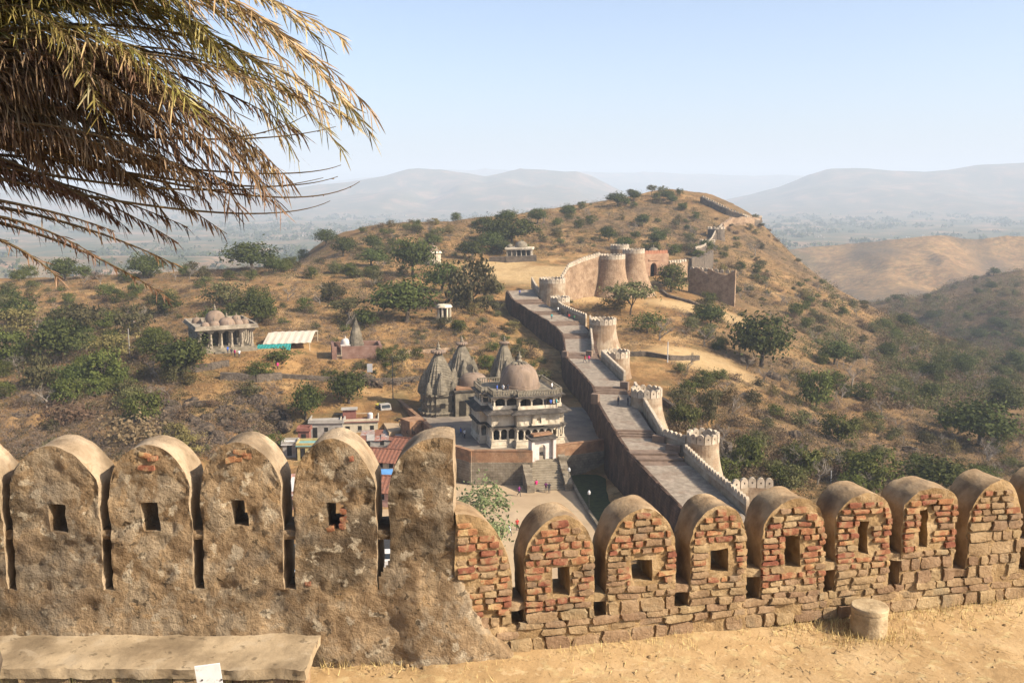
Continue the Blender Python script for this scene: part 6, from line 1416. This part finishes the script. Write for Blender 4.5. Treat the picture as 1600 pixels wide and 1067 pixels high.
# --- rocks
M_rock = mat('dark_schist', [(.3, (.028, .02, .014)), (.5, (.062, .045, .031)), (.7, (.13, .095, .062))], 1.6, bump=1, bscale=5, bdist=.15, mix=[((.25, .16, .08), .8, .55, .68, .5)])
def rock_mesh(sd):
    bm = bmesh.new(); bmesh.ops.create_icosphere(bm, subdivisions=3, radius=1); rr = random.Random(sd); off = rr.uniform(0, 50)
    for v in bm.verts:
        c = v.co; k = .45+1.0*float(fbm(c.x*1.9+off+c.z*.8, c.y*1.9+c.z*1.5, 4, sd)); v.co = Vector((c.x*k*1.15, c.y*k, c.z*k*.75))
    me = bpy.data.meshes.new('rock'); bm.to_mesh(me); bm.free(); me.materials.append(M_rock); return me
RK = [rock_mesh(s) for s in range(5)]
for (x0, x1, y0, y1, n, lab, g) in ((255,360,630,705,46,'dark boulder','boulders of the left outcrop'),(350,450,610,690,34,'dark boulder','boulders left of the village'),(0,120,600,680,8,'dark boulder','boulders at far left'),(560,700,590,612,8,'stone block','blocks in the garden'),(1150,1560,560,720,18,'boulder','boulders on the right slope')):
    for _ in range(n):
        qx, qy = rt.uniform(x0, x1), rt.uniform(y0, y1); p = G(qx, qy)
        if p is None: continue
        s = rt.uniform(.45, 1.5); o = link('boulder', rt.choice(RK), None, (p.x, p.y, p.z+.1*s), (rt.uniform(-.4, .4), rt.uniform(-.4, .4), rt.uniform(0, 6.28)), (s*rt.uniform(.8, 1.4), s, s*rt.uniform(.7, 1.3)))
        sz = 'small ' if s < .8 else 'large ' if s > 1.15 else ''; tag(o, sz+lab+' '+where(qx, qy), 'boulder', sz+'boulders '+where(qx, qy))
# --- haystacks
M_hay = mat('straw_stack', [(.3, (.19, .105, .042)), (.7, (.30, .185, .08))], 3, bump=1, bscale=8, bdist=.2)
for (px, py, r_, lab) in ((20,664,2.0,'straw stack against the left frame edge'),(58,662,2.4,'larger conical straw stack behind the first merlon'),(62,596,1.8,'straw stack below the left grove')):
    p = G(px, py); o = MB().lathe([(r_*1.25, -.6), (r_*1.1, .2), (r_*.75, r_*.35), (r_*.38, r_*.6), (.05, r_*.78)], 22, rib=.07, ribn=9).build('straw_stack', M_hay, None, (p.x, p.y, p.z), smooth=True); tag(o, lab, 'haystack')
# --- hamlets on the plain
fh = MB().box(-5, 5, -4, 4, -1, 5); 
for i, (px, py, Y) in enumerate([(rt.uniform(410, 500), rt.uniform(364, 376), 0) for _ in range(9)]+[(rt.uniform(580, 660), rt.uniform(338, 346), 0) for _ in range(6)]+[(rt.uniform(1265, 1290), 370+rt.uniform(-3, 2), 0) for _ in range(4)]+[(rt.uniform(1390, 1480), 369+rt.uniform(-3, 2), 0) for _ in range(6)]):
    d = ray(px, py); q = d*(-128/d.z)
    z = hz(q.x, q.y); o = empty('plain_house', (q.x, q.y, z), rt.uniform(0, 3), 'tiny pale house of a hamlet on the hazy plain', 'house', 'hamlet houses on the plain'); s = q.y/6500
    MB().box(-7*s, 7*s, -5*s, 5*s, -2, 6*s).build('wall', M_conc, o); MB().box(-7.4*s, 7.4*s, -5.4*s, 5.4*s, 6*s, 6.8*s).build('roof', M_wht if i % 3 else M_redp, o)

# ================================================================ PALM IN THE UPPER LEFT CORNER
M_frG = mat('palm_leaflet_green', [(.3, (.085, .075, .018)), (.5, (.19, .155, .04)), (.7, (.34, .26, .09))], 3, rough=.5, spec=.35, trans=.2, rnd=.2)
M_frT = mat('palm_leaflet_straw', [(.3, (.20, .13, .05)), (.5, (.33, .22, .10)), (.7, (.46, .34, .18))], 3, rough=.6, spec=.3, trans=.15, rnd=.2)
M_frB = mat('palm_leaflet_dead', [(.3, (.07, .04, .02)), (.5, (.15, .09, .05)), (.7, (.25, .165, .10))], 4, rough=.8, rnd=.25)
M_rach = mat('palm_midrib', [(.3, (.07, .045, .02)), (.7, (.17, .115, .055))], 5, rough=.7)
rp_ = random.Random(21); rpn = np.random.RandomState(8)
pcx = PY(-90, 120, 6.2); palm = empty('date_palm', (pcx.x-.25, 6.2, GZ), 0, 'date palm with drooping dry fronds filling the upper left corner', 'palm')
po = Vector((pcx.x-.25, 6.2, GZ)); ph = pcx.z-GZ
tk = MB(); ringn = 40
tk.lathe([(.24+.035*(i % 2)+.1*max(0, i-30)/10, -.2+i*(ph+.35)/ringn) for i in range(ringn)], 16); tk.build('trunk', M_bark, palm)
def frond(b0, b1, b2, y0, y1, y2, mat_i, nl, ll, hang, keep=1.0, stub=0.0, rad=.011):
    A, B, C = PY(*b0, y0), PY(*b1, y1), PY(*b2, y2); pts = []
    for i in range(25): t = i/24; pts.append(A*(1-t)**2+B*2*t*(1-t)+C*t*t)
    mb = MB(); mb.tube([tuple(p-po) for p in pts], [rad*(1.25-t*1.05) for t in np.linspace(0, 1, 25)], 5, 0)
    for i in range(nl):
        t = .06+.94*(i/nl); t += rp_.uniform(-.004, .004)
        if t > 1: t = 1
        if rp_.random() > keep: continue
        p = A*(1-t)**2+B*2*t*(1-t)+C*t*t; d = ((B-A)*(1-t)+(C-B)*t).normalized()
        side = d.cross(Vector((0, 0, 1))).normalized(); up = side.cross(d)
        for s in (-1, 1):
            l = ll*(.55+.6*math.sin(min(1, t*1.15+.12)*math.pi))*rp_.uniform(.75, 1.15)
            if stub: l = stub*rp_.uniform(.4, 1.4)
            dirv = (d*rp_.uniform(.45, 1.0)+side*s*rp_.uniform(.4, 1.0)+up*rp_.uniform(-.45, .45)+Vector((0, 0, -hang*rp_.uniform(.4, 1.2)))).normalized()
            end = dirv*l; sag = Vector((0, 0, -l*rp_.uniform(.0, .2)*(1+hang))); wv = dirv.cross(Vector((rp_.uniform(-1, 1), rp_.uniform(-1, 1), rp_.uniform(-1, 1)))).normalized()*(.0048 if not stub else .005)
            q = [p-po-wv*.6, p-po+wv*.6, p-po+end*.45+sag*.2+wv, p-po+end*.45+sag*.2-wv, p-po+end*.8+sag*.65+wv*.6, p-po+end*.8+sag*.65-wv*.6, p-po+end+sag]
            mb.add(q, [(0, 1, 2, 3), (3, 2, 4, 5), (5, 4, 6)], 1)
    mb2 = mb.mesh('frond', [M_rach, (M_frG, M_frT, M_frB)[mat_i]]); return link('frond', mb2, palm)
def J(p, s): return (p[0]+rp_.gauss(0, s), p[1]+rp_.gauss(0, s))
UP = [((-90,60),(330,-150),(578,222)),((-90,50),(300,-190),(560,140)),((-90,40),(250,-200),(525,70)),((-90,70),(260,-120),(505,250)),((-90,90),(300,-90),(550,200)),((-90,30),(200,-190),(480,30)),((-90,60),(230,-120),(460,170)),((-90,80),(180,-110),(400,200)),((-90,60),(120,-160),(330,90)),((-90,90),(150,-60),(300,190)),((-90,60),(60,-160),(190,60)),((-90,80),(60,-90),(150,150))]
for k, (a, b, c) in enumerate(UP):
    for j in range(2):
        dy = rp_.uniform(-.5, .5); frond(J(a, 14), J(b, 30), J(c, 22), 6.2, 6.2+dy*.6, 6.2+dy, 0 if rp_.random() < .45 else 1, 95, .29, .25)
MID = [((-90,110),(220,10),(455,280)),((-90,130),(240,60),(420,300)),((-90,120),(160,40),(360,270)),((-90,140),(200,110),(380,320)),((-90,130),(120,70),(280,260)),((-90,150),(140,140),(300,300)),((-90,160),(80,130),(210,280)),((-90,140),(40,90),(130,250)),((-90,120),(200,0),(500,205)),((-90,100),(100,0),(250,170)),((-90,110),(60,60),(170,180)),((-90,150),(20,140),(80,270))]
for k, (a, b, c) in enumerate(MID):
    for j in range(4):
        dy = rp_.uniform(-.5, .5); frond(J(a, 14), J(b, 24), J(c, 20), 6.2, 6.2+dy*.6, 6.2+dy, 1 if rp_.random() < .3 else 2, 80, .24, .6, .88)
LOW = [((-90,200),(160,190),(345,345)),((-90,230),(120,240),(310,340)),((-90,260),(110,265),(290,365)),((-90,210),(200,215),(400,290)),((-90,240),(60,270),(190,350)),((-90,190),(120,170),(330,300))]
for k, (a, b, c) in enumerate(LOW):
    for j in range(2):
        dy = rp_.uniform(-.4, .4); frond(J(a, 10), J(b, 14), J(c, 14), 6.2, 6.2+dy*.6, 6.2+dy, 2, 80, .17, .9, .85)
for (a, b, c) in (((-90,310),(120,335),(283,418)),((-90,330),(110,360),(272,472)),((-90,350),(30,370),(92,436)),((-90,330),(40,330),(150,400)),((-90,300),(70,320),(180,362))): frond(a, b, c, 6.2, 6.1, 6.0, 2, 60, .1, .5, .8, stub=.075, rad=.012)
for (a, b, c) in (((-90,260),(400,372),(516,314)),((-90,190),(450,362),(562,284)),((-90,210),(430,300),(533,258)),((0,230),(400,322),(528,276)),((-90,240),(300,330),(505,278)),((-90,180),(360,245),(525,198)),((0,150),(330,270),(482,178))): frond(a, b, c, 6.2, 6.15, 6.1, 2, 46, .05, .2, .25, stub=.018, rad=.0095)
